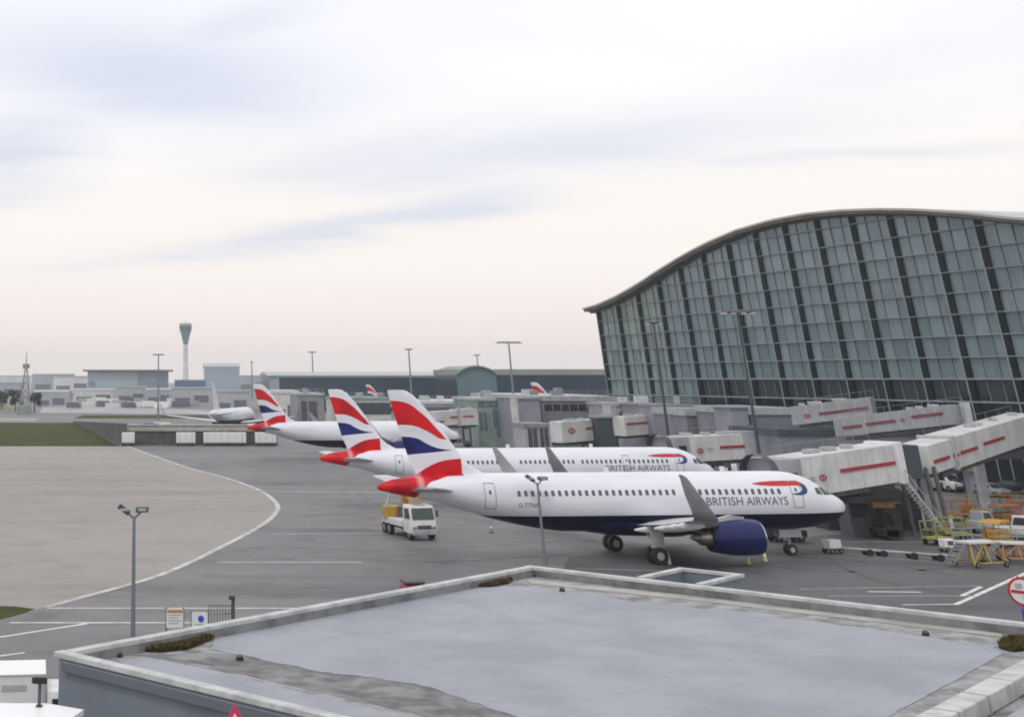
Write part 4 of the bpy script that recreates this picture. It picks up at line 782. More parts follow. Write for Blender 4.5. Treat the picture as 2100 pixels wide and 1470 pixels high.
# ---------------------------------------------------------------- jet bridges
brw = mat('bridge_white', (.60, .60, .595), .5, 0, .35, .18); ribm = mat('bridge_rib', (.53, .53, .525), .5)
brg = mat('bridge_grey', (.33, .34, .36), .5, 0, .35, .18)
def emblem(r, P, du, up, sc, out):                       # hexagon of red triangles round a white diamond
    k = lambda a, b: P + du * (a * sc) + up * (b * sc) + out * .03
    mb = MB()
    for tri in (((-1, 0), (-.5, .5), (-.5, -.5)), ((1, 0), (.5, -.5), (.5, .5)), ((-.5, .5), (.5, .5), (0, 0)), ((-.5, -.5), (0, 0), (.5, -.5))): mb.add([k(*q) for q in tri], [(0, 1, 2)])
    return mb.build('hexagon_emblem', dred, r)
def bridge(label, S_, E_, h=2.9, w=2.8, m=None, stripes=((.45, .95, .5),), emb=None, cab=True, rot=True, leg=.25, step=.55, gear=True, word=None, legz=True, group='white jet bridges with red stripes', top=True, sm=None, sh=.29):
    S_, E_ = Vector(S_), Vector(E_); m = m or brw; ctr = (S_ + E_) / 2; r = thing('jet_bridge', label, 'jet bridge', (ctr.x, ctr.y, 0), 0, group)
    d = E_ - S_; du = d.normalized(); hd = Vector((d.x, d.y, 0)).normalized(); n = Vector((hd.y, -hd.x, 0))   # n points to the viewer's side
    if n.y > 0: n = -n
    up = Vector((0, 0, 1)); M = S_.lerp(E_, step)
    if step < 1:
        MB().beam(S_, M + du * .6, w - .35, h - .35).build('inner_tunnel', m, r, bevel=.05); MB().beam(M, E_, w, h).build('outer_tunnel', m, r, bevel=.05)
        MB().beam(M - du * .25, M + du * .25, w + .2, h + .2).build('tunnel_collar', lgrey, r, bevel=.03)
    else: MB().beam(S_, E_, w, h).build('tunnel', m, r, bevel=.05)
    side = lambda f, v: S_.lerp(E_, f) + n * ((w if f >= step or step >= 1 else w - .35) / 2 + .02) + up * (v * h - h / 2)
    ls = (E_ - S_).length
    k = int(ls / 1.6)
    for i in range(1, k):
        f = i / k; q = side(f, .5); MB().beam(q - hd * .035, q + hd * .035, .03, h * .93).build('panel_rib', ribm, r)
    for f0, f1, v in stripes:
        a, b = side(f0, v) + n * .05, side(f1, v) + n * .05; MB().beam(a, b, .03, sh).build('red_stripe', sm or dred, r)
    if emb: emblem(r, side(emb[0], emb[1]) + n * .06, hd, up, emb[2], n)
    if word:
        V, F = text_mb('HSBC', 1); mb = MB(); o = side(word[0], word[1]) + n * .09; mb.add([o + hd * (v.x * word[2]) + up * (v.y * word[2]) + du.z * up * v.x * word[2] for v in V], F); mb.build('bank_lettering', greyp, r)
    if top:
        rr = random.Random(int(S_.x * 7))
        for i in range(5): q = S_.lerp(E_, rr.uniform(max(step, .3) if step < 1 else .1, .95)); MB().box((q.x, q.y, q.z + h / 2 + .16), (rr.uniform(.5, 1.3), .7, .3)).build('roof_unit', lgrey, r, bevel=.03)
        mb = MB(); a, b = S_.lerp(E_, step if step < 1 else .02) + up * (h / 2 + .75) - n * .9, E_ + up * (h / 2 + .75) - n * .9; mb.tube(a, b, .022, n=6)
        for i in range(7): q = a.lerp(b, i / 6); mb.tube(q, q - up * .75, .02, n=5)
        mb.build('roof_rail', greyp, r)
    bz = lambda f: S_.lerp(E_, f)
    MB().beam(bz(.08) - up * (h / 2 + .22), bz(.96) - up * (h / 2 + .22), w * .8, .36).build('underframe', dgrey, r)
    if gear:
        q = bz(leg); lg = MB()
        for sg in (-1, 1): lg.tube((q.x + n.x * sg * 1.2, q.y + n.y * sg * 1.2, q.z - h / 2 - .2), (q.x + n.x * sg * 1.2, q.y + n.y * sg * 1.2, .6), .2, n=10)
        lg.box((q.x, q.y, .75), (1.2, 3.4, .4)).box((q.x, q.y, q.z - h / 2 - .5), (.7, 3.2, .5)); lg = lg.build('drive_column', dgrey, r)
        for sg in (-1, 1): MB().tube((q.x - .05, q.y + sg * 1.25 - .2, .55), (q.x - .05, q.y + sg * 1.25 + .2, .55), .55, n=16).build('wheel', black, lg, 40)
    if cab:
        c = S_ - hd * 1.2
        MB().beam(c - hd * 1.4, c + hd * 1.35, w + .5, h * .98).build('cab', brg, r, bevel=.08); rr_ = []
        for i in range(9):
            t = PI * i / 8; rr_.append([tuple(c - hd * 1.4 + n * ((w / 2 + .2) * math.cos(t)) + up * (h * .1 + (h * .5) * math.sin(t)) - hd * u) for u in (0, .9)])
        MB().loft(rr_, cap=False, closed=False).build('canopy', dgrey, r, 60); MB().beam(c - hd * .5 + n * (w / 2 + .27), c + hd * .7 + n * (w / 2 + .27), .04, .8).build('cab_window', glassd, r)
    if rot:
        MB().tube((E_.x, E_.y, E_.z - h / 2 - .3), (E_.x, E_.y, E_.z + h / 2 + .25), w * .68, n=20).build('rotunda', brg, r, 40)
        MB().tube((E_.x, E_.y, 0), (E_.x, E_.y, E_.z - h / 2 - .3), .45, n=14).build('rotunda_column', lgrey, r, 40)
    return r
b1 = bridge('white jet bridge with long red stripe and hexagon emblem docked at the nearest nose', (50.9, 113.4, 5.15), (62.4, 119.4, 5.9), 3.0, 2.8, stripes=((.4, .97, .52),), emb=(.215, .42, .5), step=1, rot=False, gear=False, word=(.055, .36, .5))
# end frame, grey lift box and stair column of that bridge
nz = Vector((62.9, 118.2, 0)); MB().beam((62.3, 119.2, 5.9), (63.1, 119.6, 5.95), 3.1, 3.3).build('end_frame', white, b1, bevel=.06)
MB().box((64.45, 120.2, 5.95), (2.2, 2.6, 2.7)).build('bellows_box', slate, b1, bevel=.05)
mb = MB()
for (t, bt) in ((AT(1850, 985, 119.4), G(1884, 1096)), (AT(1884, 985, 119.6), G(1910, 1094)), (AT(1915, 960, 120.2), G(1948, 1092)), (AT(1898, 962, 120.2), G(1932, 1092))):
    bt = Vector((t.x + (bt.x - t.x) * .25, t.y + .3, 0)); mb.beam(t, bt, .32, .32); mb.tube(t, bt, .2, n=8)
mb.build('support_leg', mat('leg_dark_grey', (.12, .125, .14), .5, 0, 1, .3), b1)
st = MB()
for k in range(16):
    f = k / 15; st.box((63.3 + 2.6 * f, 118.2, 4.3 - 4.1 * f), (.34, 1.0, .07))
st.beam((63.3, 117.7, 4.5), (65.9, 117.7, .4), .06, .3).beam((63.3, 118.7, 4.5), (65.9, 118.7, .4), .06, .3); st.build('service_stair', lgrey, b1)
st = MB()
for yy in (117.7, 118.7):
    st.tube((63.3, yy, 5.4), (65.9, yy, 1.3), .035, n=6)
    for k in range(5): f = k / 4; st.tube((63.3 + 2.6 * f, yy, 4.4 - 4.1 * f), (63.3 + 2.6 * f, yy, 5.4 - 4.1 * f), .03, n=6)
st.build('stair_handrail', lgrey, b1)
q = MB(); q.box((60.2, 117.9, 3.55), (3.6, 2.6, .9)).box((57.6, 116.7, 3.2), (2.4, 2.2, .5)).tube((61, 118.5, 3.2), (61, 118.5, .5), .34, n=12).box((61, 118.5, .55), (1.6, 3, .5)); q.build('drive_gear', black, b1)
for sg in (-1, 1): MB().tube((60.9, 118.5 + sg * 1.3 - .2, .55), (60.9, 118.5 + sg * 1.3 + .2, .55), .55, n=16).build('wheel', black, b1, 40)
MB().box((60.6, 117.3, 2.75), (1.9, .5, .55)).build('cable_tray', brown, b1, bevel=.03)
bridge('white bridge with red stripe climbing from the grey box to the right edge', (66.4, 121.5, 6.0), (96.5, 152.5, 7.75), 2.7, 2.9, stripes=((.02, .14, .42), (.17, .2, .42), (.215, .36, .45), (.42, .62, .5)), cab=False, rot=False, step=.18, gear=False, group='white jet bridges with red stripes')
rb = thing('bridge_pillar', 'broad grey concrete pillar holding up the rising bridge on the right', 'pillar', tuple(G(1998, 1015)))
p = G(1998, 1015); hh = AT(1998, 945, p.y).z
MB().box((p.x, p.y, hh / 2), (1.0, 1.2, hh)).build('shaft', lilac, rb, bevel=.05); MB().box((p.x, p.y, hh + .3), (4.6, 1.8, .6)).build('pillar_head', dgrey, rb, bevel=.05)
MB().box((p.x + .1, p.y - .95, hh * .88), (1.9, .3, 1.3)).build('equipment_box', ygreen, rb, bevel=.04)
rb = thing('bridge_pillar', 'slim pale steel pillar under the rising bridge near the right edge', 'pillar', tuple(G(2062, 985)))
p = G(2062, 985); hh = AT(2062, 925, p.y).z; MB().tube((p.x, p.y, 0), (p.x, p.y, hh), .35, n=14).build('shaft', lgrey, rb, 40); MB().box((p.x, p.y, hh + .2), (2.6, 1, .4)).build('pillar_head', dgrey, rb); MB().box((p.x, p.y, .15), (1.2, 1.2, .3)).build('plinth', conc, rb)
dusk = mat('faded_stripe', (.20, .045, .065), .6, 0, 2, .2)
a, b = AT(1392, 920, 155), AT(1520, 914, 160)
bridge('white jet bridge with hexagon emblem docked at the second jet nose', a, b, 2.7, 2.6, stripes=((.5, .97, .52),), emb=(.18, .42, .55), step=1, leg=.62, word=(.28, .4, .5))
a, b = AT(1628, 853, 172), AT(1792, 833, 166)
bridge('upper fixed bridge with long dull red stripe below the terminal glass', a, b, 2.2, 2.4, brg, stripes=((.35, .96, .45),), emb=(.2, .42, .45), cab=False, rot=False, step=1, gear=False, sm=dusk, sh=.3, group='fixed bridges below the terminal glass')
MB().box(((a.x + b.x) / 2 - 2, (a.y + b.y) / 2, a.z / 2 - 1), (.8, .8, a.z - 2)).build('column', lgrey, bpy.data.objects[[o.name for o in bpy.data.objects if o.name.startswith('jet_bridge')][-1]])
a, b = AT(1728, 877, 158), AT(1966, 850, 142)
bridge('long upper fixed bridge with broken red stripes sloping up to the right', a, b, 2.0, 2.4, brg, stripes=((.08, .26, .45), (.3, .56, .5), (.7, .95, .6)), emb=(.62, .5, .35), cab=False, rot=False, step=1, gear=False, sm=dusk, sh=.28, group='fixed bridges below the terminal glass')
MB().box((b.x + .5, b.y - .6, b.z / 2 + .6), (.7, .7, b.z + 1.2)).build('end_column', lgrey, bpy.data.objects[[o.name for o in bpy.data.objects if o.name.startswith('jet_bridge')][-1]])
a, b = AT(1140, 886, 228), AT(1218, 880, 232)
bridge('short white jet bridge with small hexagon emblem beside the dark teal box', a, b, 3.3, 2.8, stripes=((.62, .92, .6),), emb=(.25, .55, .85), cab=False, rot=False, step=1, leg=.8)
a, b = AT(1268, 874, 226), AT(1345, 868, 230)
bridge('short white jet bridge with red stripe right of the dark teal box', a, b, 3.0, 2.8, stripes=((.05, .6, .62),), cab=False, rot=False, step=1, leg=.8)
a, b = AT(885, 858, 268), AT(972, 854, 272)
bridge('weathered jet bridge with faded stripe seen just right of the nearest fin', a, b, 3.0, 2.8, stripes=((.1, .2, .3), (.35, .9, .55)), cab=False, rot=False, step=.55, leg=.8)
block('lift_box', 'dark teal box standing between two short jet bridges', 'lift box', 1224, 1263, 853, 227, 4, slate, tealw, .3, wins=[(.1, .9, .1, .3)], wmat=tealg)
block('pier_building', 'grey open pier frame with brown shaded bay left of the emblem bridge', 'pier building', 1074, 1128, 868, 236, 8, lgrey, greyp, .6, wins=[(.1, .48, .02, .95), (.55, .9, .02, .95)], wmat=dgrey)
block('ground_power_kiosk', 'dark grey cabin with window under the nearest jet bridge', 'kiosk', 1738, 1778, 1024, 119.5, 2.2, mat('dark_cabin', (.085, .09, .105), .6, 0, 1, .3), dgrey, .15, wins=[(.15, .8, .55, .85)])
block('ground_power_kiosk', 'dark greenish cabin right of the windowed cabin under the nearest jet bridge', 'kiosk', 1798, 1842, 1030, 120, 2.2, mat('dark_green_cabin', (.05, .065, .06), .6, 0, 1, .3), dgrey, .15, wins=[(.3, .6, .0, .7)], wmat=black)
block('equipment_store', 'low dark equipment store behind the cabins', 'store', 1690, 1880, 1005, 124.5, 3, mat('dark_store_wall', (.03, .032, .036), .8, 0, .7, .4), dgrey, .3, wins=[(.3, .4, .1, .7), (.6, .75, .1, .7)], wmat=black)  # store wall in mottled near-black grey
# ---------------------------------------------------------------- ground equipment at the right
gsec = 'ground service equipment at the right'
def cart(label, px, py, m, rz, tarp=None, Lc=2.6):
    r = thing('baggage_cart', label, 'baggage cart', tuple(G(px, py)), rz, gsec)
    MB().box((0, 0, .5), (Lc, 1.4, .14)).build('bed', m, r, bevel=.02, local=True); f = MB()
    for sx in (-1, 1):
        for sy in (-1, 1): f.tube((sx * (Lc / 2 - .06), sy * .64, .5), (sx * (Lc / 2 - .06), sy * .64, 1.7), .045, n=6)
        f.tube((sx * (Lc / 2 - .06), -.64, 1.1), (sx * (Lc / 2 - .06), .64, 1.1), .035, n=6)
    for sy in (-1, 1): f.tube((-Lc / 2 + .06, sy * .64, 1.7), (Lc / 2 - .06, sy * .64, 1.7), .045, n=6); f.tube((-Lc / 2 + .06, sy * .64, 1.1), (Lc / 2 - .06, sy * .64, 1.1), .03, n=6)
    f.build('frame', m, r, local=True)
    if tarp: MB().prof([(-Lc / 2, 1.72), (Lc / 2, 1.72), (Lc / 2 - .2, 1.95), (-Lc / 2 + .2, 1.95)], 1.5).build('canopy', tarp, r, bevel=.03, local=True); MB().box((0, 0, .95), (Lc * .8, 1.1, .7)).build('load', tarp, r, bevel=.08, local=True)
    MB().tube((Lc / 2, 0, .42), (Lc / 2 + 1.1, 0, .3), .04, n=6).build('drawbar', m, r, local=True); wheels(r, (-Lc * .33, Lc * .33), 1.4, .22, .16); return r
def stand(label, px, py, rz, Ls=3.0, Hs=2.0, m=None, topm=None):
    r = thing('maintenance_stand', label, 'maintenance stand', tuple(G(px, py)), rz, gsec); m = m or yellow; f = MB()
    for sx in (-1, 0, 1):
        for sy in (-1, 1): f.beam((sx * Ls / 2 * 1.0, sy * 1.0, .25), (sx * Ls / 2 * .8, sy * .6, Hs), .11, .11)
    for sy in (-1, 1):
        f.tube((-Ls / 2, sy * 1.0, .3), (Ls / 2, sy * 1.0, .3), .06, n=6); f.tube((-Ls / 2, sy, .3), (0, sy * .6, Hs), .05, n=6); f.tube((Ls / 2, sy, .3), (0, sy * .6, Hs), .05, n=6)
    f.build('frame', m, r, local=True); MB().box((0, 0, Hs + .08), (Ls * .9, 1.4, .14)).build('platform', topm or offwhite, r, bevel=.02, local=True); g = MB()
    for sx in (-1, -.33, .33, 1): g.tube((sx * Ls * .44, .66, Hs), (sx * Ls * .44, .66, Hs + .9), .035, n=6)
    for z in (.45, .9): g.tube((-Ls * .44, .66, Hs + z), (Ls * .44, .66, Hs + z), .035, n=6)
    g.build('handrail', greyp, r, local=True); st_ = MB()
    for k in range(7): q = k / 6; st_.box((-Ls * .45 - 1.3 * (1 - q), 0, .3 + (Hs - .3) * q), (.26, .8, .05))
    for sy in (-.42, .42): st_.beam((-Ls * .45 - 1.4, sy, .25), (-Ls * .45, sy, Hs), .05, .14)
    st_.build('steps', greyp, r, local=True); wheels(r, (-Ls * .42, Ls * .42), 2.2, .2, .14); return r
stand('yellow legged maintenance stand with white top at the front right', 2012, 1160, .25, 3.0, 1.5)
stand('second yellow maintenance stand cut by the right edge of the frame', 2090, 1152, -.3, 2.4, 1.2, orange)
cart('brown covered baggage cart beside the red ladder', 2070, 1082, orange, .4, brown)
cart('orange baggage cart left of the grey tug', 1972, 1066, orange, .1, None)
cart('olive yellow empty cart by the bridge stair foot', 1925, 1116, ygreen, .5, None, 2.2)
cart('olive yellow empty cart behind the white topped stand', 1962, 1106, ygreen, -.2, None, 2.0)
cart('yellow baggage cart with load right of the white topped stand', 2052, 1120, yellow, .6, amber, 2.0)
cart('rusty orange empty cart at the right edge behind the white tug', 2096, 1066, orange, -.2, None, 2.2)
tug('grey tug behind the white topped stand', tuple(G(2025, 1092)), .3, lgrey); tug('white tug near the right edge', tuple(G(2088, 1104)), 2.6, offwhite)
r = thing('power_unit', 'small white wheeled power unit left of the white topped stand', 'power unit', tuple(G(1946, 1131)), .2, gsec)
MB().box((0, 0, .62), (1.0, .7, .6)).build('housing', white, r, bevel=.05, local=True); MB().box((0, 0, .26), (1.1, .75, .12)).build('frame', ygreen, r, local=True); wheels(r, (-.35, .35), .8, .18, .12); MB().box((0, -.36, .65), (.5, .02, .3)).build('vent', dgrey, r, local=True)
r = thing('barrier_panel', 'upright white barrier panel at the bridge stair foot', 'barrier', tuple(G(1952, 1086)), .15, gsec)
MB().box((0, 0, .62), (.5, .1, 1.05)).build('panel', white, r, bevel=.02, local=True); MB().box((0, 0, .05), (.7, .5, .1)).build('foot', dgrey, r, local=True)
r = thing('ladder', 'leaning red ladder beside the brown cart at the right edge', 'ladder', tuple(G(2096, 1070)), 0, gsec); mb = MB()
for sx in (-.28, .28): mb.beam((sx, 0, 0), (sx - .7, .4, 2.3), .1, .1)
for k in range(8): f = k / 7 * .92 + .04; mb.beam((-.28 - .7 * f, .4 * f, 2.3 * f), (.28 - .7 * f, .4 * f, 2.3 * f), .08, .08)
mb.build('rails', red, r, local=True); MB().box((-.7, .42, 2.32), (.7, .3, .06)).build('top_plate', red, r, local=True)
r = thing('guard_rail', 'low yellow guard rail between the silver car and the carts', 'guard rail', tuple(G(2040, 1032)), 0, gsec); mb = MB()
for k in range(6): MB().tube((-3 + k * 1.2, 0, 0), (-3 + k * 1.2, 0, .9), .05, n=6).build('post', dgrey, r, local=True)
MB().box((0, -.05, .85), (6.2, .06, .16)).box((0, -.05, .5), (6.2, .06, .12)).build('rail', ygreen, r, local=True)
for lab, px, py, m in (('orange box pallet by the foot of the grey bridge pillar', 1985, 1052, orange), ('yellow box pallet beside the orange cart', 2012, 1062, yellow), ('olive box pallet behind the power unit', 1938, 1104, ygreen), ('brown box pallet in front of the grey tug', 2040, 1106, brown)):
    r = thing('box_pallet', lab, 'pallet', tuple(G(px, py)), random.uniform(-.4, .4), gsec); MB().box((0, 0, .5), (1.1, .9, .7)).build('bin', m, r, bevel=.04, local=True); MB().box((0, 0, .07), (1.15, .95, .14)).build('base', dgrey, r, local=True)
# vehicles at the second and third stands, and far apron clutter
VG = 'service vehicles round the second jet stand'
van('pale green low service van in front of the second jet bridge', tuple(G(1318, 914)), .1, 6, 2.2, 2.2, mat('pale_green_paint', (.42, .45, .33), .5), VG)
van('grey service van left of the pale green van', tuple(G(1240, 918)), .1, 6, 2.2, 2.4, lgrey, VG)
tug('dark tug under the short emblem bridge', tuple(G(1205, 913)), .2, black, group=VG); tug('grey tug beside the brown pier bay', tuple(G(1010, 908)), .2, lgrey, group=VG)
van('white van below the weathered bridge', tuple(G(925, 906)), .3, 5.5, 2.0, 2.3, None, VG); tug('dark tug between weathered bridge and glass block', tuple(G(975, 902)), .1, dgrey, group=VG)
van('navy van standing on the road above the long dark wall', (AT(315, 872, 330).x, 330, 0), .1, 5.5, 2.1, 2.6, navy, 'vans above the long dark wall')
van('pale van right of the navy van above the dark wall', (AT(338, 872, 331).x, 331, 0), .1, 5.5, 2.1, 2.8, offwhite, 'vans above the long dark wall')
FG = 'tiny vehicles on the far apron'; rr = random.Random(4); protoV = None
spots = [(75 + i * 23 + rr.uniform(-8, 8), rr.uniform(824, 842)) for i in range(16)] + [(150 + i * 31, 835 + rr.uniform(-3, 3)) for i in range(9)] + [(90 + i * 24 + rr.uniform(-6, 6), rr.uniform(816, 830)) for i in range(14)] + [(560, 848), (585, 853), (600, 850), (1150, 828)]
mats_ = [farwhite, white, offwhite, fardark, fargrey]
protos = []
for i, (x, y) in enumerate(spots):
    p = G(x, y); k = i % 5
    if i < 5:
        nm = ('white', 'cream white', 'pale grey', 'dark', 'mid grey')[k]
        mb = MB().prof([(-3.2, .5), (3.2, .5), (3.3, 1.4), (2.5, 2.9), (-3.2, 3.0)], 2.4, .1); o = mb.build('far_van', mats_[k], None); o.location = p; o.rotation_euler = (0, 0, rr.uniform(-.5, .5)); tag(o, 'tiny %s van parked on the far apron at left' % nm, 'van', FG); protos.append(o)
    else:
        o = protos[k].copy(); COL.objects.link(o); o.location = p; o.rotation_euler = (0, 0, rr.uniform(-.5, .5))
        if i > 38: o['label'] = 'tiny %s van parked far off behind the jet fins' % ('white', 'cream white', 'pale grey', 'dark', 'mid grey')[k]
# ---------------------------------------------------------------- foreground flat roof
RZ = 5.0; A0 = G(130, 1335, RZ); B0 = G(1090, 1160, RZ); U = (B0 - A0).normalized(); V_ = Vector((U.y, -U.x, 0)); LU = (B0 - A0).length
def RP(u, v, z): return Vector((A0.x + U.x * u + V_.x * v, A0.y + U.y * u + V_.y * v, z))
def UV(px, py, z): w = G(px, py, z) - Vector((A0.x, A0.y, z)); return max(.2, min(w.dot(U), LU - .2)) if z < 4.8 else w.dot(U), max(w.dot(V_), .2)
LV = UV(1885, 1470, RZ)[1]; SZ = RZ - .38
print('roof', LU, LV)
memb = bpy.data.materials.new('roof_membrane'); memb.use_nodes = True; t = memb.node_tree; b = t.nodes['Principled BSDF']; c = N(t, 'ShaderNodeTexCoord')
n_ = N(t, 'ShaderNodeTexNoise'); n_.inputs['Scale'].default_value = .35; n_.inputs['Detail'].default_value = 6; n_.inputs['Roughness'].default_value = .6; L(t, c.outputs['Object'], n_.inputs['Vector'])
n2_ = N(t, 'ShaderNodeTexNoise'); n2_.inputs['Scale'].default_value = 2.2; n2_.inputs['Detail'].default_value = 5; L(t, c.outputs['Object'], n2_.inputs['Vector'])
cc = mixc(t, smooth(t, n_.outputs[0], .36, .66), (.31, .32, .366), (.245, .258, .298)); cc = mixc(t, mth(t, 'MULTIPLY', smooth(t, n2_.outputs[0], .56, .76), .32), cc, (.20, .20, .225))
br = N(t, 'ShaderNodeTexBrick'); br.offset = .5; br.inputs['Scale'].default_value = 1; br.inputs['Brick Width'].default_value = 9; br.inputs['Row Height'].default_value = 1.05; br.inputs['Mortar Size'].default_value = .028; br.inputs['Mortar Smooth'].default_value = .6
br.inputs['Color1'].default_value = (0, 0, 0, 1); br.inputs['Color2'].default_value = (.12, .12, .12, 1); br.inputs['Mortar'].default_value = (.55, .55, .55, 1)
mq = N(t, 'ShaderNodeMapping'); mq.inputs['Rotation'].default_value = (0, 0, -math.atan2(U.y, U.x)); L(t, c.outputs['Object'], mq.inputs[0]); L(t, mq.outputs[0], br.inputs['Vector'])
sb = N(t, 'ShaderNodeSeparateColor'); L(t, br.outputs[0], sb.inputs[0]); cc = mixc(t, mth(t, 'MULTIPLY', sb.outputs[0], .6), cc, (.20, .20, .23))
L(t, cc, b.inputs['Base Color']); b.inputs['Roughness'].default_value = .55
bn = N(t, 'ShaderNodeBump'); bn.inputs['Strength'].default_value = .25; bn.inputs['Distance'].default_value = .04; L(t, n2_.outputs[0], bn.inputs['Height']); L(t, bn.outputs[0], b.inputs['Normal'])
gravel = mat('weathered_felt', (.105, .10, .103), .85, 0, .9, 0, .5, col2=(.26, .26, .265), detail=9)
gutter = mat('dirty_gutter', (.34, .34, .345), .85, 0, 1.1, 0, .3, col2=(.15, .15, .148), detail=9)
wallp = mat('blue_grey_wall', (.17, .20, .24), .5, 0, .4, .12)
coping = mat('coping_pale', (.50, .51, .51), .6, 0, 1.2, .25); upst = mat('parapet_inner', (.20, .205, .21), .75, 0, .9, .4)
FB = thing('flat_roofed_building', 'foreground building with broad pale flat roof and blue grey wall', 'building', (A0.x, A0.y, 0))
mb = MB()
for u0, v0, u1, v1 in ((0, 0, 0, 40), (0, 0, LU, 0), (LU, 0, LU, LV)):
    a, b = RP(u0, v0, 0), RP(u1, v1, 0)
    nrm = (RP(LU / 2, LV / 2, 0) - (a + b) / 2).normalized()
    mb.beam(a + Vector((0, 0, (RZ - .16) / 2)), b + Vector((0, 0, (RZ - .16) / 2)), .3, RZ - .16)
mb.build('wall', wallp, FB)
def cop(a, b, name, w=.38, z=RZ - .08, h=.15, m=coping, off=0): MB().beam(a + Vector((0, 0, z)), b + Vector((0, 0, z)), w, h).build(name, m, FB, bevel=.02)
cop(RP(.0, -.24, 0), RP(.0, LV + 20, 0), 'coping'); cop(RP(.24, 0, 0), RP(LU - .24, 0, 0), 'coping'); cop(RP(LU, -.24, 0), RP(LU, LV, 0), 'coping'); 
cop(RP(-.24, .3, 0), RP(-.24, 40, 0), 'wall_trim', .12, RZ - .32, .26, mat('wall_trim_dark', (.12, .135, .155), .5))
cop(RP(-.2, .3, 0), RP(-.2, 40, 0), 'wall_ledge', .16, 2.75, .08, mat('wall_ledge_dark', (.09, .10, .10), .6, 0, 1, .4))
# roof skins: membrane field, felt strip, gutters
def patch(name, P, z, m):
    mb = MB(); mb.add([RP(u, v, z) for u, v in P], [tuple(range(len(P)))]); o = mb.build(name, m, FB)
    if o.data.polygons[0].normal.z < 0: o.data.flip_normals()
    return o
i0, v1 = .155, LV
patch('roof_deck', [(i0, .155), (LU - i0, .155), (LU - i0, v1), (i0, v1 + 18), (i0, .155)][:4], SZ - .008, gutter)
uvs = lambda L_: [UV(x, y, SZ) for x, y in L_]
mem = [(447, 1301), (600, 1254), (760, 1228), (900, 1208), (968, 1203), (1060, 1201), (1150, 1208), (1300, 1233), (1500, 1252), (1700, 1277), (1900, 1306), (2040, 1326), (2056, 1338), (1950, 1400), (1850, 1452), (1800, 1490), (1130, 1490), (1000, 1450), (880, 1408), (760, 1388), (660, 1378), (540, 1352), (430, 1330)]
rj = random.Random(9); mem = [(a[0] + (b[0] - a[0]) * k / 7 + rj.uniform(-5, 5), a[1] + (b[1] - a[1]) * k / 7 + rj.uniform(-1.3, 1.3)) for a, b in zip(mem, mem[1:] + mem[:1]) for k in range(7)]
patch('membrane_field', uvs(mem), SZ + .004, memb)
patch('felt_strip', uvs([(215, 1332), (440, 1338), (560, 1352), (700, 1378), (900, 1408), (1160, 1490), (940, 1490), (850, 1462), (700, 1428), (540, 1392), (420, 1362), (300, 1345)]), SZ - .004, gravel)
patch('membrane_strip', uvs([(232, 1350), (330, 1352), (450, 1376), (590, 1412), (760, 1450), (860, 1490), (520, 1490), (380, 1425)]), SZ, memb)
patch('gutter_strip', uvs([(1072, 1186), (1400, 1219), (1700, 1253), (2060, 1294), (2060, 1306), (1700, 1264), (1400, 1228), (1090, 1196)]), SZ + .004, conc)
# inner faces of the parapet
mb = MB()
for a, b in (((i0 + .03, .3), (i0 + .03, LV + 18)), ((.3, i0 + .03), (LU - .3, i0 + .03)), ((LU - i0 - .03, .3), (LU - i0 - .03, LV - .3))):
    p, q = RP(*a, SZ + .12), RP(*b, SZ + .12); mb.beam(p, q, .06, .28)
mb.build('parapet_upstand', upst, FB)
# far right parapet with dark gap, then neighbouring roof
RW = thing('roof_divider', 'broad pale parapet dividing the pale flat roof from the next roof', 'parapet', tuple(RP(0, LV, SZ)))
p, q = RP(.2, LV + .28, RZ - .16), RP(LU + .4, LV + .28, RZ - .16); MB().beam(p, q, .62, .42).build('parapet', coping, RW, bevel=.03)
for k in range(11):
    a = p.lerp(q, (k + .5) / 11); MB().beam(a - U * .04, a + U * .04, .66, .44).build('joint', conc, RW)
NR = thing('neighbouring_roof', 'second pale flat roof beyond the dark gap at the lower right', 'roof', tuple(RP(0, LV + 2, SZ)))
mb = MB(); mb.add([RP(0, LV + 1.35, SZ + .3), RP(LU, LV + 1.35, SZ + .3), RP(LU, LV + 14, SZ + .3), RP(0, LV + 14, SZ + .3)], [(0, 1, 2, 3)])
o = mb.build('membrane', memb, NR); o.data.flip_normals() if o.data.polygons[0].normal.z < 0 else None
MB().beam(RP(0, LV + 1.33, SZ / 2 + .1), RP(LU, LV + 1.33, SZ / 2 + .1), .06, SZ + .2).build('gap_wall', dgrey, NR)
MB().beam(RP(LU + .1, LV + .9, SZ / 2), RP(LU + .1, LV + 14, SZ / 2), .3, SZ + .5).build('end_wall', wallp, NR)
# annexe upstand beyond the right parapet
P4 = [G(*q, 4.9) for q in ((1338, 1186), (1398, 1170), (1512, 1184), (1452, 1203))]
AN = thing('roof_annexe', 'small annexe with open rimmed roof beyond the right parapet', 'annexe', tuple((P4[0] + P4[2]) / 2 - Vector((0, 0, 4.9))))
c0 = RP(LU + .35, UV(1330, 1186, 4.9)[1], 4.8); u0, va = UV(1398, 1170, 4.9); vb = UV(1512, 1184, 4.9)[1]
mb = MB(); ua = LU + .3
for a, b in (((ua, va), (u0, va)), ((u0, va), (u0, vb)), ((u0, vb), (ua, vb))): mb.beam(RP(*a, 2.45), RP(*b, 2.45), .22, 4.9)
mb.build('wall', wallp, AN)
mb = MB()
for a, b in (((ua, va), (u0 + .15, va)), ((u0, va + .16), (u0, vb - .16)), ((u0 + .15, vb), (ua, vb))): mb.beam(RP(*a, 4.96), RP(*b, 4.96), .32, .11)
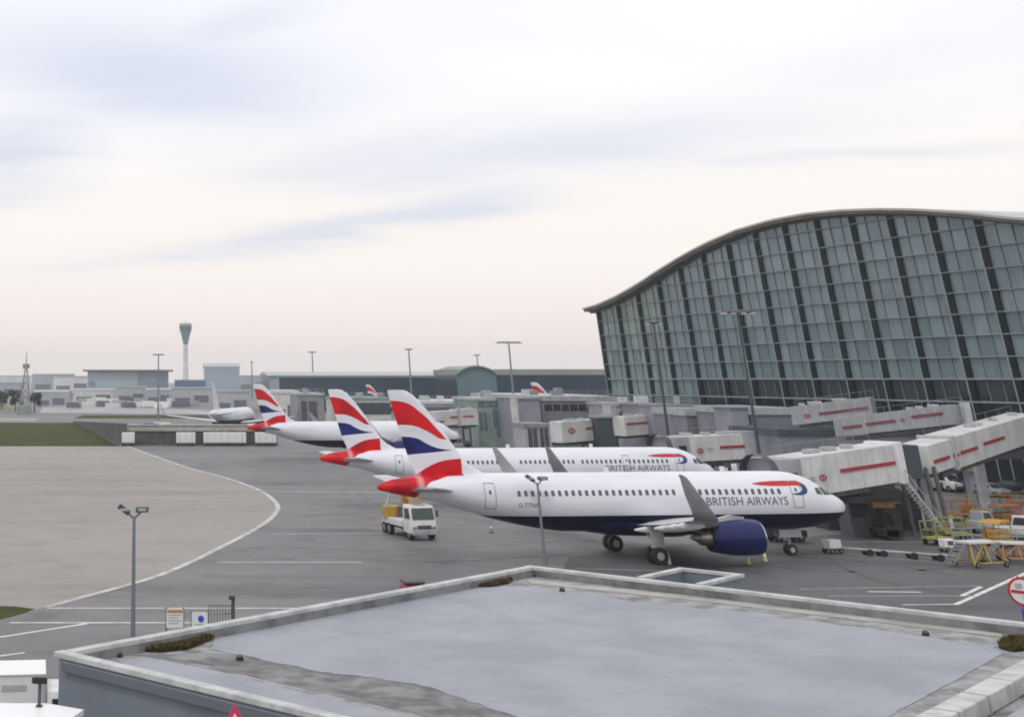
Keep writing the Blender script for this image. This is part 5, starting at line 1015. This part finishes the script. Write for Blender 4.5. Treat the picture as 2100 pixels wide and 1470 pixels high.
mb.build('rim', coping, AN); mb = MB(); mb.add([RP(ua, va, 4.4), RP(u0, va, 4.4), RP(u0, vb, 4.4), RP(ua, vb, 4.4)], [(0, 1, 2, 3)]); mb.build('inner_roof', gravel, AN)
# roof drains, moss
for (x, y, lab) in ((492, 1353, 'dark roof drain on the felt strip at the left'), (1094, 1172, 'dark roof drain at the far corner of the pale roof'), (1153, 1212, 'dark roof drain near the far edge of the membrane field'), (1899, 1302, 'dark roof drain along the right gutter'), (218, 1340, 'dark roof drain near the left corner of the roof')):
    u, v = UV(x, y, SZ); q = RP(u, v, SZ); r = thing('roof_drain', lab, 'roof drain', tuple(q), 0, 'dark drains on the pale flat roof')
    MB().tube((0, 0, .0), (0, 0, .09), .12, .11, 12).build('outlet', black, r, 40, local=True); MB().tube((0, 0, .09), (0, 0, .15), .1, .07, 10).build('grate', dgrey, r, 40, local=True)
def moss(lab, poly, n, hmax, seed):
    rr = random.Random(seed); P = [UV(x, y, SZ) for x, y in poly]; cu = sum(p[0] for p in P) / len(P); cvv = sum(p[1] for p in P) / len(P); mb = MB()
    def inside(a, b):
        s = False
        for i in range(len(P)):
            (x1, y1), (x2, y2) = P[i], P[i - 1]
            if (y1 > b) != (y2 > b) and a < (x2 - x1) * (b - y1) / (y2 - y1) + x1: s = not s
        return s
    us_, vs_ = [p[0] for p in P], [p[1] for p in P]; k = 0
    clumps = [(rr.uniform(min(us_), max(us_)), rr.uniform(min(vs_), max(vs_)), rr.uniform(.4, 1)) for _ in range(26)]
    while k < n:
        a, b = rr.uniform(min(us_), max(us_)), rr.uniform(min(vs_), max(vs_))
        if not inside(a, b): continue
        k += 1; hh = max(.25, max(c * max(0, 1 - math.hypot(a - x, b - y) / .9) for x, y, c in clumps)) * hmax; zb = SZ + .02; s = rr.uniform(.03, .08)
        an = rr.uniform(0, PI); zz = zb + hh * rr.random(); dx, dy = math.cos(an) * s, math.sin(an) * s; lean = Vector((rr.uniform(-.06, .06), rr.uniform(-.06, .06), rr.uniform(.02, .12)))
        q = RP(a, b, zz); mb.add([q - Vector((dx, dy, 0)), q + Vector((dx, dy, 0)), q + Vector((dx * .3, dy * .3, 0)) + lean], [(0, 1, 2)], 0 if rr.random() < .72 - .5 * ((a - min(us_)) / (max(us_) - min(us_) + .01)) + .1 else 1)
    r = thing('moss_clump', lab, 'moss', tuple(RP(cu, cvv, SZ)), 0, 'moss growing on the pale flat roof'); mb.build('leaves', [leafm, leafb], r)
    base = MB(); base.add([RP(cu + (p[0] - cu) * .97, cvv + (p[1] - cvv) * .97, SZ + .032) for p in P], [tuple(range(len(P)))]); o = base.build('soil', mat('dark_soil', (.035, .03, .015), .9, 0, 4, .3), r)
    if o.data.polygons[0].normal.z < 0: o.data.flip_normals()
moss('largest brown and green moss patch at the left corner of the roof', [(276, 1332), (300, 1318), (350, 1308), (400, 1303), (438, 1300), (436, 1308), (410, 1322), (380, 1332), (330, 1337)], 5200, .13, 1)
moss('olive moss patch along the far edge of the roof', [(970, 1203), (968, 1190), (990, 1186), (1036, 1188), (1042, 1197), (1010, 1203)], 2400, .11, 2)
moss('dark green moss patch beside the divider at the right edge', [(2050, 1330), (2056, 1316), (2090, 1312), (2130, 1314), (2130, 1330), (2080, 1337)], 2600, .14, 3)
# kiosk canopy, cctv post, signs
q = [G(*p, 4.15) for p in ((-90, 1440), (95, 1441), (172, 1454), (120, 1490), (-90, 1490))]
r = thing('canopy_roof', 'low white canopy roof at the bottom left corner', 'canopy', (q[1].x, q[1].y, 0))
MB().prism([(p.x, p.y) for p in q], 4.02, 4.15).build('roof_sheet', mat('bright_white', (.8, .8, .8)), r); MB().prism([(q[1].x + (p.x - q[1].x) * .94, q[1].y + (p.y - q[1].y) * .9 - .1) for p in q], 3.7, 4.0).build('fascia', dgrey, r); MB().tube((q[3].x - .8, q[3].y, 0), (q[3].x - .8, q[3].y, 3.7), .08).build('post', lgrey, r)
p = AT(80, 1458, 40.6); r = thing('camera_post', 'short dark camera post standing on the white canopy', 'camera post', (p.x, p.y, 4.15))
MB().tube((0, 0, 0), (0, 0, .62), .05, n=10).build('post', dgrey, r, 40, local=True); MB().beam((-.2, -.12, .66), (.18, .06, .62), .16, .15).build('camera_head', black, r, bevel=.02, local=True); MB().tube((0, 0, 0), (0, 0, .04), .1, n=10).build('foot', dgrey, r, local=True)
def board(lab, px0, px1, py0, py1, Y, kind):
    a, b = AT(px0, py1, Y), AT(px1, py0, Y); w, h = b.x - a.x, b.z - a.z; c = (a + b) / 2; r = thing('sign_board', lab, 'sign', (c.x, Y, 0))
    MB().box((c.x, Y, c.z), (w, .06, h)).build('panel', white, r)
    for sx in (-1, 1): MB().tube((c.x + sx * w * .5, Y + .02, 0), (c.x + sx * w * .5, Y + .02, c.z + h / 2 + .05), .04, n=8).build('post', dgrey, r)
    if kind == 0:
        MB().box((c.x, Y - .035, c.z + h * .38), (w * .9, .02, h * .16)).build('yellow_band', yellow, r)
        mb = MB()
        for k in range(4): mb.box((c.x - w * .08 * (k % 2), Y - .035, c.z + h * (.18 - k * .15)), (w * (.75 - .15 * (k % 2)), .02, h * .05))
        mb.build('small_print', lgrey, r)
    else:
        MB().disc((c.x + w * .08, Y - .04, c.z + h * .05), (0, 1, 0), h * .24, .02).build('blue_symbol', blue, r); MB().box((c.x, Y - .035, c.z - h * .34), (w * .6, .02, h * .07)).build('small_print', lgrey, r)
board('white information board with yellow top band beside the roof edge', 341, 376, 1248, 1286, 72, 0)
board('white board with blue round symbol right of the yellow banded board', 393, 426, 1255, 1284, 72, 1)
p = AT(478, 1228, 74); r = thing('bollard_post', 'dark short post standing right of the two white boards', 'post', (p.x, 74, 0)); MB().tube((0, 0, 0), (0, 0, p.z), .09, n=10).build('shaft', dgrey, r, 40, local=True); MB().box((-.06, 0, p.z + .08), (.34, .26, .2)).build('head', dgrey, r, bevel=.03, local=True)
a, b = AT(428, 1262, 74), AT(474, 1258, 74); r = thing('railing', 'thin grey railing between the white boards and dark post', 'railing', ((a.x + b.x) / 2, 74, 0)); mb = MB()
for k in range(9): x_ = a.x + (b.x - a.x) * k / 8; mb.tube((x_, 74, 0), (x_, 74, a.z + .5), .025, n=5)
for z in (.5, 0.1): mb.tube((a.x, 74, a.z + z), (b.x, 74, a.z + z), .03, n=5)
mb.build('rails', steel, r)
# prohibition sign at the right edge
p = AT(2097, 1213, 52); r = thing('road_sign', 'round red and white no entry style sign with blue plate at the right edge', 'road sign', (p.x, 52, 0)); nrm = Vector((-.35, -1, .0)).normalized()
MB().tube((p.x, 52.1, 0), (p.x, 52.1, p.z + .5), .05, n=10).build('post', steel, r, 40); MB().disc(p, nrm, .48, .03, 28).build('red_ring', red, r, 40); MB().disc(p + nrm * .025, nrm, .40, .02, 28).build('white_face', white, r, 40)
sd = Vector((-nrm.y, nrm.x, 0)); sd = sd if sd.x > 0 else -sd
MB().beam(p + nrm * .05 - sd * .38 - Vector((0, 0, -.02)), p + nrm * .05 + sd * .38 + Vector((0, 0, -.03)), .02, .09).build('red_bar', red, r)
mb = MB()
for sx, sz in ((-.1, .2), (.1, -.2)): q = p + nrm * .045 + sd * sx + Vector((0, 0, sz)); mb.beam(q - sd * .11, q + sd * .11, .02, .16)
mb.build('symbol', lgrey, r)
MB().box((p.x + .12, 52, p.z - .78), (.62, .05, .45)).build('blue_plate', blue, r, bevel=.02)
p = AT(481, 1441, 30.5); r = thing('warning_sign', 'red bordered triangular warning sign tip at the bottom edge', 'road sign', (p.x, 30.5, 0))
tri = lambda s_, z: [(p.x, z), (p.x + .45 * s_, z - .78 * s_), (p.x - .45 * s_, z - .78 * s_)]
MB().loft([[(x_, yy, z_) for x_, z_ in tri(1, p.z)] for yy in (30.48, 30.52)]).build('red_border', mat('sign_red', (.55, .04, .1), .4), r); MB().loft([[(x_, yy, z_) for x_, z_ in tri(.66, p.z - .17)] for yy in (30.46, 30.475)]).build('white_face', white, r)
MB().tube((p.x, 30.56, 0), (p.x, 30.56, p.z - .2), .045, n=10).build('post', steel, r)
# red tail light bar of a hidden vehicle beyond the left roof edge
p = G(876, 1193, 1.4); r = thing('baggage_tractor', 'dark red low tractor half hidden behind the far left roof edge', 'tractor', (p.x, p.y, 0), .1)
MB().prof([(-1.6, .3), (1.6, .3), (1.6, .9), (.4, 1.0), (-.2, 1.35), (-1.5, 1.3)], 1.5, .1).build('body', mat('dark_red_paint', (.26, .01, .02), .45), r, 40, bevel=.05, local=True); MB().box((-.9, 0, 1.45), (1.2, 1.3, .12)).build('roof', dgrey, r, bevel=.03, local=True); wheels(r, (-1, 1), 1.5, .32)
# ---------------------------------------------------------------- far trees
def tree(lab, x, yt, Y, wpx, seed):
    rr = random.Random(seed); t_ = AT(x, yt, Y); H = t_.z; w = wpx / CF * Y * .9; r = thing('bushy_tree', lab, 'tree', (t_.x, Y, 0), 0, 'dark trees by the lattice mast')
    mb = MB().tube((t_.x, Y, 0), (t_.x, Y, H * .55), .3, .15, 8)
    for k in range(4): an = k * 1.6; mb.tube((t_.x, Y, H * .3), (t_.x + math.cos(an) * w * .3, Y + math.sin(an) * w * .3, H * .7), .12, .05, 6)
    mb.build('trunk', bark, r); mb = MB(); blobs = [(rr.uniform(-.36, .36) * w, rr.uniform(-.36, .36) * w, H * rr.uniform(.35, .85), rr.uniform(.16, .3) * w) for _ in range(12)]
    for _ in range(1800):
        bx, by, bz_, br_ = rr.choice(blobs); d = Vector((rr.gauss(0, 1), rr.gauss(0, 1), rr.gauss(0, .8))).normalized() * br_ * rr.uniform(.6, 1); c = Vector((t_.x + bx, Y + by, min(bz_, H - br_ * .6))) + d; s = rr.uniform(.18, .42)
        a = Vector((rr.uniform(-1, 1), rr.uniform(-1, 1), rr.uniform(-1, 1))).normalized() * s; b = a.cross(Vector((rr.uniform(-1, 1), rr.uniform(-1, 1), rr.uniform(-1, 1)))).normalized() * s
        mb.add([c - a, c + b * .6, c + a, c - b * .6], [(0, 1, 2, 3)])
    mb.build('crown', treem, r)
tree('dark bushy tree left of the lattice mast foot', 33, 796, 560, 30, 1); tree('broad dark tree right of the lattice mast foot', 72, 797, 540, 26, 2); tree('low dark tree at the far left edge', 5, 800, 600, 28, 3)
# ---------------------------------------------------------------- haze
mb = MB(); mb.box((0, 2280, 44.5), (8600, 4780, 91)); hz = mb.build('haze', []); struct(hz, 'stuff')
hm = bpy.data.materials.new('haze'); hm.use_nodes = True; t = hm.node_tree; t.nodes.clear(); o_ = N(t, 'ShaderNodeOutputMaterial'); pv = N(t, 'ShaderNodeVolumePrincipled')
pv.inputs['Color'].default_value = (.95, .975, 1.0, 1); pv.inputs['Density'].default_value = .00016; pv.inputs['Anisotropy'].default_value = .2; L(t, pv.outputs[0], o_.inputs['Volume'])
hz.data.materials.clear(); hz.data.materials.append(hm)
